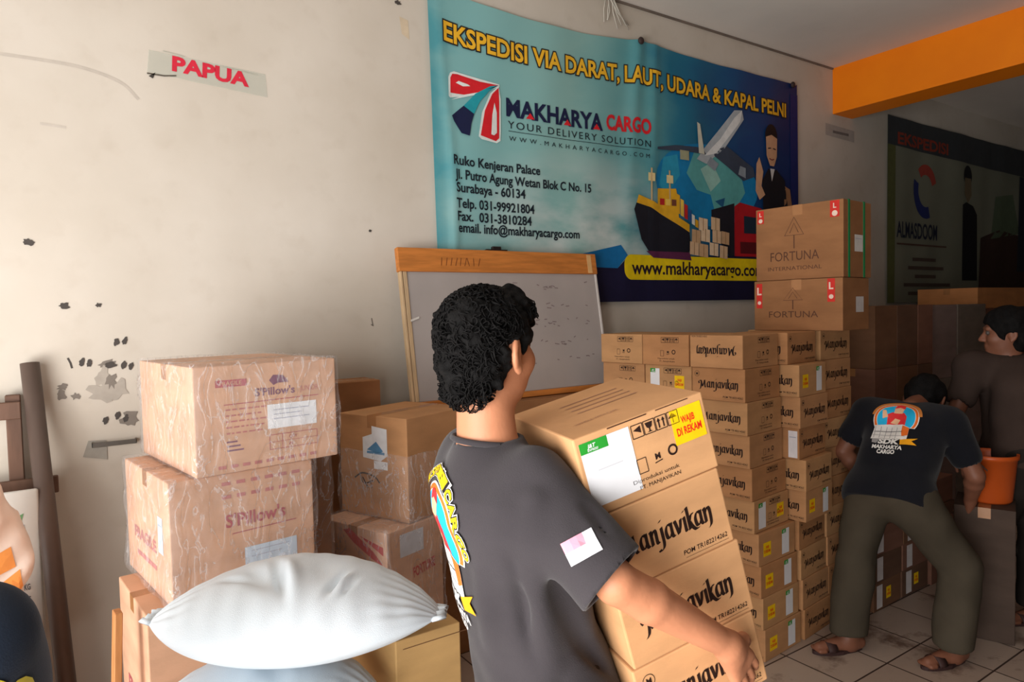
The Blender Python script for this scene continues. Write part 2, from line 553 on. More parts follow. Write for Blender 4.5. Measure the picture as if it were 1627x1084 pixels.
class Sculpt:
    """smooth blend of simple volumes, turned into one continuous surface"""
    def __init__(self):
        self.ops = []
        self.lo = np.full(3, 1e9)
        self.hi = np.full(3, -1e9)

    def _grow(self, p, r):
        p = np.asarray(p, float)
        self.lo = np.minimum(self.lo, p - r)
        self.hi = np.maximum(self.hi, p + r)

    def cone(self, a, b, ra, rb, k=0.02):
        a, b = np.asarray(a, float), np.asarray(b, float)
        self._grow(a, ra + 0.02); self._grow(b, rb + 0.02)
        ab = b - a
        q = ab @ ab + 1e-12
        def f(P):
            t = np.clip(((P - a) @ ab) / q, 0, 1)
            return np.linalg.norm(P - a - t[:, None] * ab, axis=1) - (ra + (rb - ra) * t)
        self.ops.append(('+', f, k))
        return self

    def chain(self, pts, rads, k=0.02):
        for i in range(len(pts) - 1):
            self.cone(pts[i], pts[i + 1], rads[i], rads[i + 1], k)
        return self

    def ell(self, c, r, axes=None, k=0.02, op='+'):
        c = np.asarray(c, float); r = np.asarray(r, float)
        A = np.eye(3) if axes is None else np.stack([U(a) for a in axes])
        if op == '+':
            self._grow(c, r.max() + 0.02)
        def f(P):
            q = (P - c) @ A.T
            k0 = np.linalg.norm(q / r, axis=1)
            k1 = np.linalg.norm(q / (r * r), axis=1) + 1e-9
            return k0 * (k0 - 1) / k1
        self.ops.append((op, f, k))
        return self

    def loft(self, rows, ax_r, ax_f, k=0.03, power=2.3):
        """rows: (centre, half width along ax_r, half depth along ax_f), from bottom to top"""
        C = np.array([r_[0] for r_ in rows], float); Z = C[:, 2]
        W = np.array([r_[1] for r_ in rows]); D = np.array([r_[2] for r_ in rows])
        ax_r, ax_f = U(ax_r), U(ax_f)
        for c, w in zip(C, np.maximum(W, D)):
            self._grow(c, w + 0.03)
        def f(P):
            z = np.clip(P[:, 2], Z[0], Z[-1])
            c = np.stack([np.interp(z, Z, C[:, i]) for i in (0, 1)], 1)
            w, d = np.interp(z, Z, W), np.interp(z, Z, D)
            q = P[:, :2] - c
            a = np.abs(q @ ax_r[:2]) / w; b = np.abs(q @ ax_f[:2]) / d
            rad = (a ** power + b ** power) ** (1 / power)
            g = (rad - 1) * np.minimum(w, d)
            dz = np.maximum(P[:, 2] - Z[-1], Z[0] - P[:, 2])
            return np.where(dz > 0, np.sqrt(np.maximum(g, 0) ** 2 + dz ** 2) * 1.0, np.maximum(g, -np.minimum(w, d)))
        self.ops.append(('+', f, k))
        return self

    def cut(self, co, no):
        """remove everything on the side the normal points to"""
        co = np.asarray(co, float); no = U(no)
        self.ops.append(('^', lambda P: (P - co) @ no, 0))
        return self

    def carve(self, a, b, ra, rb, k=0.004):
        s = Sculpt().cone(a, b, ra, rb)
        self.ops.append(('-', s.ops[0][1], k))
        return self

    def trim(self, co, no, r):
        """cut square across a limb: removes what lies past a plane, within r of its centre"""
        co = np.asarray(co, float); no = U(no)
        f = lambda P: np.maximum(-((P - co) @ no), np.linalg.norm(P - co - no * r * .6, axis=1) - r)
        self.ops.append(('-', f, 0.002))
        return self

    def crease(self, pts, sig, amp, lim=None):
        """a groove (amp>0) or ridge (amp<0) along a polyline"""
        segs = [(np.asarray(pts[i], float), np.asarray(pts[i + 1], float)) for i in range(len(pts) - 1)]
        def f(P):
            d = np.full(len(P), 1e9)
            for a, b in segs:
                ab = b - a
                t = np.clip(((P - a) @ ab) / (ab @ ab), 0, 1)
                d = np.minimum(d, np.linalg.norm(P - a - t[:, None] * ab, axis=1))
            return amp * np.exp(-(d / sig) ** 2)
        self.ops.append(('a', f, 0))
        return self

    def noise(self, amp, freq, seed=0, octaves=3):
        rg = np.random.default_rng(seed)
        W = []
        for o in range(octaves):
            for _ in range(5):
                v = rg.normal(size=3)
                v = v / np.linalg.norm(v) * freq * (1.9 ** o) * rg.uniform(0.7, 1.3)
                W.append((v, rg.uniform(0, 6.28), amp / (1.8 ** o) / 2.2))
        def f(P):
            d = np.zeros(len(P))
            for v, ph, a in W:
                d += a * np.sin(P @ v + ph)
            return d
        self.ops.append(('a', f, 0))
        return self

    def func(self, f):
        self.ops.append(('a', f, 0))
        return self

    def eval(self, P):
        d = np.full(len(P), 1e3)
        for op, f, k in self.ops:
            e = f(P)
            if op == '+':
                if k > 0:
                    h = np.maximum(k - np.abs(d - e), 0) / k
                    d = np.minimum(d, e) - h * h * k * 0.25
                else:
                    d = np.minimum(d, e)
            elif op == '-':
                h = np.maximum(k - np.abs(d + e), 0) / max(k, 1e-6)
                d = np.maximum(d, -e) + h * h * k * 0.25
            elif op == '^':
                d = np.maximum(d, e)
            else:
                d = d + e
        return d

    def mesh(self, h):
        lo, hi = self.lo - 0.03, self.hi + 0.03
        B = 12
        n = np.ceil((hi - lo) / h / B).astype(int) * B + 1
        V = np.ones(tuple(n), np.float32)
        nb = (n - 1) // B
        I = np.stack(np.meshgrid(*[np.arange(k) for k in nb], indexing='ij'), -1).reshape(-1, 3)
        cen = lo + (I * B + B / 2) * h
        dc = self.eval(cen)
        g = np.stack(np.meshgrid(*[np.arange(B + 1)] * 3, indexing='ij'), -1).reshape(-1, 3)
        for i, d in zip(I, dc):
            s = i * B
            sl = tuple(slice(a, a + B + 1) for a in s)
            if abs(d) > B * h * 0.87 * 1.5 + 0.02:
                V[sl] = 1.0 if d > 0 else -1.0
        for i, d in zip(I, dc):
            s = i * B
            sl = tuple(slice(a, a + B + 1) for a in s)
            if abs(d) <= B * h * 0.87 * 1.5 + 0.02:
                V[sl] = self.eval(lo + (s + g) * h).reshape(B + 1, B + 1, B + 1)
        V[0] = V[-1] = 1; V[:, 0] = V[:, -1] = 1; V[:, :, 0] = V[:, :, -1] = 1
        S = V < 0
        nx, ny, nz = V.shape
        c = np.zeros((nx - 1, ny - 1, nz - 1), np.int8)
        for a in (0, 1):
            for b in (0, 1):
                for e in (0, 1):
                    c += S[a:nx - 1 + a, b:ny - 1 + b, e:nz - 1 + e]
        act = np.argwhere((c > 0) & (c < 8))
        idx = np.full(c.shape, -1, np.int64)
        idx[tuple(act.T)] = np.arange(len(act))
        acc = np.zeros((len(act), 3)); cnt = np.zeros(len(act))
        cs = [(a, b, e) for a in (0, 1) for b in (0, 1) for e in (0, 1)]
        for p in cs:
            for ax in range(3):
                if p[ax] == 0:
                    q = list(p); q[ax] = 1
                    v0 = V[tuple((act + p).T)]; v1 = V[tuple((act + q).T)]
                    m = (v0 < 0) != (v1 < 0)
                    t = np.where(m, v0 / np.where(m, v0 - v1, 1), 0)
                    pos = np.array(p, float)[None] + t[:, None] * (np.array(q) - np.array(p))[None]
                    acc[m] += pos[m]; cnt[m] += 1
        verts = lo + (act + acc / np.maximum(cnt, 1)[:, None]) * h
        faces = []
        for ax in range(3):
            b, e = (ax + 1) % 3, (ax + 2) % 3
            s0 = [slice(1, -1)] * 3; s1 = [slice(1, -1)] * 3
            s0[ax] = slice(0, -1); s1[ax] = slice(1, None)
            A, Bm = S[tuple(s0)], S[tuple(s1)]
            for flip, msk in ((False, A & ~Bm), (True, ~A & Bm)):
                pts = np.argwhere(msk)
                if not len(pts):
                    continue
                o = np.ones(3, int); o[ax] = 0
                pts = pts + o
                def ci(db, de):
                    q = pts.copy(); q[:, b] += db; q[:, e] += de
                    return idx[tuple(q.T)]
                quad = np.stack([ci(-1, -1), ci(0, -1), ci(0, 0), ci(-1, 0)], 1)
                faces.append(quad[:, ::-1] if flip else quad)
        F = np.concatenate(faces)
        F = F[(F >= 0).all(1)]
        return verts, F

    def build(self, name, h, mat, parent=None):
        v, f = self.mesh(h)
        return mesh_obj(name, v, f, mat, parent, smooth=True)

def project_art(art, name, target_mesh_objs, origin, ax, ay, direction, parent, cut=0.012, lift=0.0012, reach=0.6):
    """lay flat artwork on a garment by pressing it on along a direction"""
    V, F = [], []
    for o in target_mesh_objs:
        off = len(V)
        mw = o.matrix_world
        V += [v.co.copy() for v in o.data.vertices]
        F += [tuple(i + off for i in p.vertices) for p in o.data.polygons]
    bvh = BVHTree.FromPolygons(V, F)
    o, ax, ay, d = Vector(origin), Vector(ax).normalized(), Vector(ay).normalized(), Vector(direction).normalized()
    def fn(x, y, l):
        hit = bvh.ray_cast(o + ax * x + ay * y - d * 0.0, d, reach)
        if hit[0] is None:
            return None
        return hit[0] + hit[1] * (0.0016 + l) if hit[1].dot(d) < 0 else hit[0] - d * (0.0016 + l)
    return art.build(name, fn, parent, cut, lift)

# === SETTING ===========================================================
def box_struct(name, x0, y0, z0, x1, y1, z1, mat):
    bm = bmesh.new()
    bm_box(bm, x0, y0, z0, x1, y1, z1)
    return struct(bm_obj(name, bm, mat))

CEIL = 3.43
box_struct('floor', -1.9, -4.3, -0.1, 10.2, 0.15, 0.0, M_FLOOR)
box_struct('pavement', -9.0, -10.0, -0.12, -1.9, 4.0, -0.02, M_PAVE)
box_struct('wall_back', -1.9, 0.0, 0.0, 10.2, 0.15, CEIL + 0.1, M_WALL)
M_DIM = surf('bounce_absorbing_dark_paint', srgb(66, 58, 52), 0.9, 0.15, 2, spec=0.1)  # unseen walls, made dark to soak up bounced light
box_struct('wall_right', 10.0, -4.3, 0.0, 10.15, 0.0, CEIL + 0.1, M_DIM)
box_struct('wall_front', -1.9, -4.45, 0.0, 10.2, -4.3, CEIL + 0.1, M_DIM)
box_struct('wall_left', -1.95, -4.3, 3.15, -1.85, 0.0, CEIL + 0.1, M_WALL)
box_struct('ceiling', -1.9, -4.3, CEIL, 10.2, 0.0, CEIL + 0.1, M_CEIL)
box_struct('beam', 5.09, -4.3, 3.08, 5.36, -0.001, CEIL - 0.001, M_BEAM)
box_struct('trim_1', -1.85, -0.012, CEIL - 0.012, 5.085, -0.001, CEIL - 0.001, surf('dark_gap_filler', srgb(120, 108, 98), 0.9))

# === CARTONS ===========================================================
def carton_body(w, d, h, mat, parent, seam=True, bulge=0.003):
    bm = bmesh.new()
    bm_box(bm, 0, 0, 0, w, d, h, 0.0035, 2)
    return bm_obj('carton_body', bm, mat, parent)

def face_map(face, w, d, h):
    if face == 'front':
        return lambda x, y, l: (x, -0.0006 - l, y)
    if face == 'left':
        return lambda x, y, l: (-0.0006 - l, d - x, y)
    if face == 'right':
        return lambda x, y, l: (w + 0.0006 + l, x, y)
    if face == 'back':
        return lambda x, y, l: (w - x, d + 0.0006 + l, y)
    return lambda x, y, l: (x, y, h + 0.0006 + l)

def tape_strip(w, d, h, parent, along='x', tw=0.05, drop=0.05, mat=None):
    """tape over the top seam, folded down both ends"""
    e = 0.0004
    bm = bmesh.new()
    if along == 'x':
        bm_box(bm, -e, d / 2 - tw / 2, h, w + e, d / 2 + tw / 2, h + e)
        bm_box(bm, -e, d / 2 - tw / 2, h - drop, 0, d / 2 + tw / 2, h + e)
        bm_box(bm, w, d / 2 - tw / 2, h - drop, w + e, d / 2 + tw / 2, h + e)
    else:
        bm_box(bm, w / 2 - tw / 2, -e, h, w / 2 + tw / 2, d + e, h + e)
        bm_box(bm, w / 2 - tw / 2, -e, h - drop, w / 2 + tw / 2, 0, h + e)
        bm_box(bm, w / 2 - tw / 2, d, h - drop, w / 2 + tw / 2, d + e, h + e)
    return bm_obj('packing_tape', bm, mat or M_TAPE, parent)

INK = ink(44, 26, 20)
INK_SOFT = ink(104, 70, 46)
GREEN = ink(40, 150, 48)
YELLOW = ink(245, 200, 12)
RED = ink(222, 40, 22)
WHITE = M_PAPER

def art_brand(fw, fh, upside=False, reg=True, ink_m=None):
    """long face: big brand lettering and the registration line"""
    a = Art()
    m = ink_m or INK
    s = fw * 0.70 / BRAND_W
    x0, y0 = fw * 0.17, fh * 0.385
    if upside:
        a.nib(BRAND, fw - x0, fh - y0, s, m, flip=True)
        a.text('POM TR182214262', fw * 0.04, fh * 0.93, fh * 0.055, m, rot=0, width=fw * 0.3)
    else:
        a.nib(BRAND, x0, y0, s, m)
        if reg:
            a.text('POM TR182214262', fw * 0.95, fh * 0.10, fh * 0.062, m, 0.01, align='R', width=fw * 0.36, shear=0.15)
            a.stroke([(fw * 0.955 * math.cos(0) - 0, fh * 0.06), (fw * 0.6, fh * 0.06)], 0.0006, m)
        a.stroke([(fw * 0.10 + 0.013 * math.cos(t), fh * 0.80 + 0.013 * math.sin(t)) for t in np.linspace(0, 6.28, 20)], 0.0013, m)
        a.text('M', fw * 0.10, fh * 0.80 - 0.006, 0.012, m, 0.02, align='C')
    return a

def art_icons(fw, fh, m=None):
    """short face: handling symbols, small marks and maker lines"""
    a = Art()
    m = m or INK
    u = fh * 0.165
    y0 = fh * 0.74
    for i in range(4):
        x0 = fw * 0.415 + i * u * 1.04
        a.frame(x0, y0, x0 + u * 0.95, y0 + u, 0.0016, m)
        cx, cy = x0 + u * 0.47, y0 + u * 0.5
        if i == 0:
            a.poly([(cx - u * .35, cy + u * .1), (cx + u * .3, cy + u * .35), (cx + u * .3, cy - u * .2), (cx, cy - u * .05)], m)
        elif i == 1:
            a.poly([(cx - u * .33, cy + u * .36), (cx + u * .33, cy + u * .36), (cx + u * .22, cy), (cx + u * .06, cy - u * .1), (cx + u * .06, cy - u * .3),
                    (cx + u * .24, cy - u * .38), (cx - u * .24, cy - u * .38), (cx - u * .06, cy - u * .3), (cx - u * .06, cy - u * .1), (cx - u * .22, cy)], m)
        elif i == 2:
            for k in (-1, 1):
                q = cx + k * u * .2
                a.poly([(q, cy + u * .4), (q - u * .15, cy + u * .12), (q - u * .06, cy + u * .12), (q - u * .06, cy - u * .38), (q + u * .06, cy - u * .38), (q + u * .06, cy + u * .12), (q + u * .15, cy + u * .12)], m)
        else:
            a.poly([(cx - u * .4, cy), (cx, cy + u * .4), (cx + u * .4, cy)], m)
            a.rect(cx - u * .03, cy - u * .4, cx + u * .03, cy, m)
    a.stroke([(fw * 0.68 + 0.009 * math.cos(t), fh * 0.44 + 0.009 * math.sin(t)) for t in np.linspace(0, 6.28, 20)], 0.004, m)
    a.text('M', fw * 0.56, fh * 0.40, fh * 0.075, m, 0.04, align='C')
    a.stroke([(fw * 0.53, fh * 0.36), (fw * 0.59, fh * 0.375)], 0.002, m)
    a.frame(fw * 0.40, fh * 0.30, fw * 0.47, fh * 0.48, 0.0015, m)
    a.text('Diproduksi untuk', fw * 0.70, fh * 0.20, fh * 0.05, m, align='R', width=fw * 0.36)
    a.text('PT. MANJAVIKAN', fw * 0.70, fh * 0.11, fh * 0.05, m, align='R', width=fw * 0.32)
    return a

def art_label(x0, y0, w, h, lines=True):
    """courier label with green header"""
    a = Art()
    a.rect(x0, y0, x0 + w, y0 + h, WHITE, 1)
    a.rect(x0, y0 + h * 0.83, x0 + w * 0.55, y0 + h, GREEN, 2)
    a.text('J&T', x0 + w * 0.15, y0 + h * 0.90, h * 0.06, WHITE, 0.03, layer=3, shear=0.25)
    a.text('EXPRESS', x0 + w * 0.14, y0 + h * 0.85, h * 0.035, WHITE, 0.02, layer=3, shear=0.25)
    if lines:
        g = ink(206, 206, 212)
        a.rect(x0 + w * 0.25, y0 + h * 0.52, x0 + w * 0.75, y0 + h * 0.54, g, 2)
    return a

def art_sticker(x0, y0, w, h):
    a = Art()
    a.rect(x0, y0, x0 + w, y0 + h, YELLOW, 1)
    a.text('WAJIB', x0 + w * 0.52, y0 + h * 0.56, h * 0.2, RED, 0.03, align='C', width=w * 0.42, layer=2)
    a.text('DI REKAM', x0 + w * 0.5, y0 + h * 0.24, h * 0.22, RED, 0.03, align='C', width=w * 0.78, layer=2)
    return a

def make_carton(label, loc, yaw, w, d, h, mat=None, group=None, tilt=0.0, prints=(), tape='x', tape_mat=None, name='carton', cat='carton'):
    """prints: (part name, face, Art)"""
    rot = Matrix.Rotation(yaw, 4, 'Z') @ Matrix.Rotation(-tilt, 4, 'Y')
    t = thing(name, label, cat, loc, rot.to_euler(), group)
    carton_body(w, d, h, mat or M_KRAFT, t)
    if tape:
        tape_strip(w, d, h, t, tape, mat=tape_mat)
    for pn, face, a in prints:
        lab = None
        o = a.build(pn, face_map(face, w, d, h), t, lift=0.0003)
    return t

def plastic_wrap(t, w, d, h, seed, z0=0.0, z1=None, sag=0.008, name='plastic_wrap'):
    """loose stretch film round a carton"""
    z1 = h if z1 is None else z1
    rg = np.random.default_rng(seed)
    bm = bmesh.new()
    bm_box(bm, -0.005, -0.005, z0 + 0.002, w + 0.005, d + 0.005, z1 + 0.006)
    bmesh.ops.subdivide_edges(bm, edges=bm.edges[:], cuts=17, use_grid_fill=True)
    ph = rg.uniform(0, 6.28, 12)
    for v in bm.verts:
        p = v.co
        n = math.sin(p.x * 31 + p.z * 19 + ph[0]) + math.sin(p.y * 27 - p.z * 33 + ph[1]) + math.sin((p.x + p.y) * 55 + p.z * 12 + ph[2]) * 0.6 + math.sin(p.z * 61 + p.x * 23 + ph[3]) * 0.5
        a = sag * 0.28 * (n + 1.6)
        c = Vector((p.x - w / 2, p.y - d / 2, p.z - (z0 + z1) / 2))
        nn = Vector((0, 0, 0))
        if p.x < 0.0: nn.x = -1
        if p.x > w: nn.x = 1
        if p.y < 0.0: nn.y = -1
        if p.y > d: nn.y = 1
        if p.z > z1: nn.z = 1
        if p.z < z0 + 0.003: nn.z = 0
        if nn.length > 0:
            v.co = p + nn.normalized() * max(a, -0.002)
    return bm_obj(name, bm, M_WRAP, t, smooth=True)

# === END OF LIBRARY ====================================================
# === WALL MARKS, SIGNS =================================================
def wall_map(x, y, l):
    return (x, -0.0008 - l, y)

def smudges():
    a = Art()
    rg = np.random.default_rng(3)
    dk, md, lt = ink(74, 68, 64), ink(128, 119, 110), ink(172, 163, 152)
    nl = [0]
    def blob(x, z, rx, rz, m, layer=1, rough=0.25, rot=0.0):
        n = 16
        nl[0] += 1
        layer = 2 + nl[0] * 0.7 + (20 if m is dk else 0)
        pts = []
        for k in range(n):
            t = 2 * math.pi * k / n
            q = 1 + rough * rg.uniform(-1, 1)
            px, pz = rx * q * math.cos(t), rz * q * math.sin(t)
            pts.append((x + px * math.cos(rot) - pz * math.sin(rot), z + px * math.sin(rot) + pz * math.cos(rot)))
        a.poly(pts, m, layer)
    for x, z, r in ((0.025, 1.661, .016), (0.136, 1.662, .010), (1.246, 1.997, .007), (-0.074, 1.894, .016), (1.424, 3.091, .014)):
        blob(x, z, r, r * 0.8, dk, 2, 0.35)
    for x, z in ((0.072, 1.446), (0.096, 1.442), (0.211, 1.427), (0.234, 1.421), (0.189, 1.519), (0.217, 1.521), (0.140, 1.217), (0.181, 1.232), (0.208, 1.217)):
        blob(x, z, .009, .015, dk, 2, 0.25, -0.3)
    blob(0.154, 1.435, .028, .014, md, 2, 0.3, 0.3)
    blob(0.165, 1.43, .018, .012, dk, 3, 0.3)
    for x, z, rx, rz in ((0.141, 1.383, .030, .035), (0.128, 1.323, .040, .035), (0.185, 1.335, .030, .04), (0.165, 1.37, .018, .028), (0.008, 1.357, .018, .012), (0.001, 1.327, .015, .018), (0.225, 1.215, .030, .03), (0.045, 1.318, .014, .012)):
        blob(x, z, rx, rz, lt if rz > .03 else md, 1, 0.4)
    # a scrawled stroke and old scuffs
    a.stroke([(0.028, 1.465), (0.036, 1.445), (0.040, 1.425)], .007, dk, 2)
    a.stroke(catmull([(-0.25, 2.565), (-0.127, 2.561), (0.099, 2.558), (0.241, 2.523), (0.304, 2.465)], 6), .012, ink(192, 183, 172), 1)
    a.stroke([(-0.02, 2.33), (0.06, 2.325)], .010, ink(196, 187, 176), 1)
    a.poly([(1.43, 3.03), (1.475, 3.02), (1.48, 2.93), (1.44, 2.95)], ink(208, 190, 164), 1)
    a.stroke([(1.236, 1.555), (1.246, 1.548), (1.240, 1.585)], .006, md, 2)
    o = a.build('plaster_stains', wall_map, None, lift=0.00008)
    tag(o, 'dark grey smudges and finger marks on the white plaster left of the wrapped cartons', 'stains', kind='stuff')
smudges()

def papua_sign():
    t = thing('wall_sign', 'strip of clear tape reading PAPUA in red capitals on the white wall', 'sign', (0.337, -0.001, 2.55))
    m, n, l, p = new_mat('clear_adhesive_tape')
    p.inputs['Base Color'].default_value = (*srgb(205, 208, 196), 1)
    p.inputs['Roughness'].default_value = 0.2
    p.inputs['Alpha'].default_value = 0.45
    a = Art()
    sl = -0.02
    a.poly([(0.0, 0.028), (0.46, -0.002), (0.455, 0.096), (0.01, 0.115)], m, 1)
    a.build('tape_backing', lambda x, y, l_: (x, -0.0006 - l_, y), t, lift=0.0003)
    b = Art()
    b.text('PAPUA', 0.094, 0.050, 0.058, ink(206, 40, 62), 0.045, width=0.285, layer=3, rot=-0.06)
    b.build('red_lettering', lambda x, y, l_: (x, -0.0006 - l_, y), t, lift=0.0003)
    c = Art()
    c.stroke([(0.0, 0.022), (0.06, 0.022), (0.105, 0.03)], 0.006, ink(92, 86, 76), 4)
    c.poly([(0.005, 0.012), (0.03, 0.03), (0.02, 0.005)], ink(60, 56, 52), 4)
    c.stroke([(0.06, 0.12), (0.14, 0.112)], 0.003, ink(176, 176, 162), 4)
    c.stroke([(0.28, 0.098), (0.42, 0.088)], 0.003, ink(176, 176, 162), 4)
    c.build('torn_edge', lambda x, y, l_: (x, -0.0006 - l_, y), t, lift=0.0003)
papua_sign()

def small_notice():
    t = thing('wall_notice', 'small grey paper notice on the wall under the orange beam', 'sign', (4.99, -0.001, 2.9))
    a = Art()
    a.poly([(0, 0.01), (0.40, -0.005), (0.40, 0.085), (0.0, 0.10)], ink(176, 170, 164), 1)
    a.build('paper', lambda x, y, l_: (x, -0.0006 - l_, y), t)
    b = Art()
    b.rect(0.10, 0.035, 0.32, 0.055, ink(120, 114, 112), 2)
    b.build('printed_line', lambda x, y, l_: (x, -0.0006 - l_, y), t)
small_notice()

def wall_bracket():
    t = thing('wall_bracket', 'small bent metal bracket holding a paper scrap on the wall above the lower wrapped carton', 'bracket', (0.09, -0.001, 1.11))
    bm = bmesh.new()
    bm_box(bm, 0.0, -0.03, 0.010, 0.15, -0.026, 0.028, 0.001)
    bm_box(bm, 0.0, -0.03, 0.010, 0.004, 0.0, 0.028, 0.001)
    bm_box(bm, 0.146, -0.03, 0.010, 0.15, 0.0, 0.028, 0.001)
    bm_obj('metal_strip', bm, surf('dull_steel', srgb(110, 106, 100), 0.4, 0.1, 20, metal=0.7), t)
    a = Art()
    a.poly([(-0.03, -0.025), (0.05, -0.045), (0.05, 0.03), (-0.01, 0.035)], ink(158, 152, 142), 1)
    a.build('paper_scrap', lambda x, y, l_: (x, -0.002 - l_, y), t)
wall_bracket()

# === BANNERS ===========================================================
BU, BV = 3.03, 1.575
def banner_pt(u, v, l):
    """hung cloth: top edge sags between its pins, soft vertical folds"""
    x = 1.57 + u
    s = u / BU
    sag = 0.0
    for a, b in ((0.0, 1.416), (1.416, 2.97), (2.97, 3.03)):
        if a <= u <= b:
            q = (u - a) / (b - a)
            sag = (0.050 if a < 1 else 0.012) * 4 * q * (1 - q)
    fall = max(0.0, (v / BV)) ** 2
    z = 1.645 + v - sag * fall
    w = 0.008 + 0.004 * math.sin(u * 7.0 + v * 2.0) + 0.003 * math.sin(u * 16 - v * 3.1)
    f = math.exp(-((u - 1.42 + (BV - v) * 0.10) / 0.05) ** 2) * 0.020 * (0.1 + 0.9 * (v / BV) ** 2)
    f += math.exp(-((u - 1.55 + (BV - v) * 0.02) / 0.04) ** 2) * 0.010 * (0.2 + 0.8 * v / BV)
    f += math.exp(-((u - 0.09 - 0.03 * math.sin(v * 3)) / 0.025) ** 2) * 0.016 * (1.1 - v / BV)
    edge = 0.05 * max(0.0, 1 - u / 0.16) ** 2 * (1 - v / BV)
    return (x + edge * 0.5, -0.012 - w - f - l, z)

def banner_mat():
    m, n, l, p = new_mat('printed_banner_vinyl')
    uv = n.new('ShaderNodeAttribute'); uv.attribute_name = 'UVMap'
    sx = n.new('ShaderNodeSeparateXYZ'); l.new(uv.outputs['Vector'], sx.inputs[0])
    r = n.new('ShaderNodeValToRGB')
    e = r.color_ramp.elements
    e[0].position = 0.0; e[0].color = (*srgb(84, 160, 172), 1)
    e[1].position = 1.0; e[1].color = (*srgb(14, 34, 88), 1)
    for pos, c in ((0.05, (128, 182, 184)), (0.30, (138, 182, 178)), (0.46, (92, 156, 162)), (0.58, (28, 112, 142)), (0.80, (16, 66, 120))):
        q = e.new(pos); q.color = (*srgb(*c), 1)
    nz = n.new('ShaderNodeTexNoise'); nz.inputs['Scale'].default_value = 5.0; nz.inputs['Detail'].default_value = 5
    l.new(uv.outputs['Vector'], nz.inputs['Vector'])
    ad = n.new('ShaderNodeMath'); ad.operation = 'MULTIPLY_ADD'; ad.inputs[1].default_value = 0.22
    sh = n.new('ShaderNodeMath'); sh.operation = 'SUBTRACT'; sh.inputs[1].default_value = 0.11
    l.new(nz.outputs['Fac'], ad.inputs[0]); l.new(sx.outputs['X'], ad.inputs[2]); l.new(ad.outputs[0], sh.inputs[0])
    l.new(sh.outputs[0], r.inputs['Fac'])
    # printed clouds low in the middle
    d = n.new('ShaderNodeVectorMath'); d.operation = 'DISTANCE'; d.inputs[1].default_value = (0.33, 0.24, 0)
    l.new(uv.outputs['Vector'], d.inputs[0])
    mr = n.new('ShaderNodeMapRange'); mr.inputs['From Min'].default_value = 0.02; mr.inputs['From Max'].default_value = 0.34; mr.inputs['To Min'].default_value = 1.0; mr.inputs['To Max'].default_value = 0.0
    l.new(d.outputs['Value'], mr.inputs['Value'])
    n2 = n.new('ShaderNodeTexNoise'); n2.inputs['Scale'].default_value = 9.0; n2.inputs['Detail'].default_value = 6
    l.new(uv.outputs['Vector'], n2.inputs['Vector'])
    r2 = n.new('ShaderNodeMapRange'); r2.inputs['From Min'].default_value = 0.34; r2.inputs['From Max'].default_value = 0.60
    l.new(n2.outputs['Fac'], r2.inputs['Value'])
    mu = n.new('ShaderNodeMath'); mu.operation = 'MULTIPLY'
    l.new(mr.outputs['Result'], mu.inputs[0]); l.new(r2.outputs['Result'], mu.inputs[1])
    mx = n.new('ShaderNodeMix'); mx.data_type = 'RGBA'; mx.inputs['B'].default_value = (*srgb(206, 216, 214), 1)
    l.new(mu.outputs[0], mx.inputs['Factor']); l.new(r.outputs['Color'], mx.inputs['A'])
    l.new(mx.outputs['Result'], p.inputs['Base Color'])
    p.inputs['Roughness'].default_value = 0.55
    p.inputs['Specular IOR Level'].default_value = 0.3
    return m

def grid_sheet(name, fn, u1, v1, nu, nv, mat, parent, thick=0.0):
    V, F, UV = [], [], []
    for j in range(nv + 1):
        for i in range(nu + 1):
            V.append(fn(u1 * i / nu, v1 * j / nv, 0.0))
            UV.append((i / nu, j / nv))
    for j in range(nv):
        for i in range(nu):
            a = j * (nu + 1) + i
            F.append((a, a + 1, a + nu + 2, a + nu + 1))
    o = mesh_obj(name, V, F, mat, parent, smooth=True)
    lay = o.data.uv_layers.new(name='UVMap')
    li = np.zeros(len(o.data.loops), np.int32)
    o.data.loops.foreach_get('vertex_index', li)
    lay.data.foreach_set('uv', np.array(UV)[li].ravel().astype(np.float32))
    if thick:
        s = o.modifiers.new('thickness', 'SOLIDIFY'); s.thickness = thick; s.offset = -1
    return o

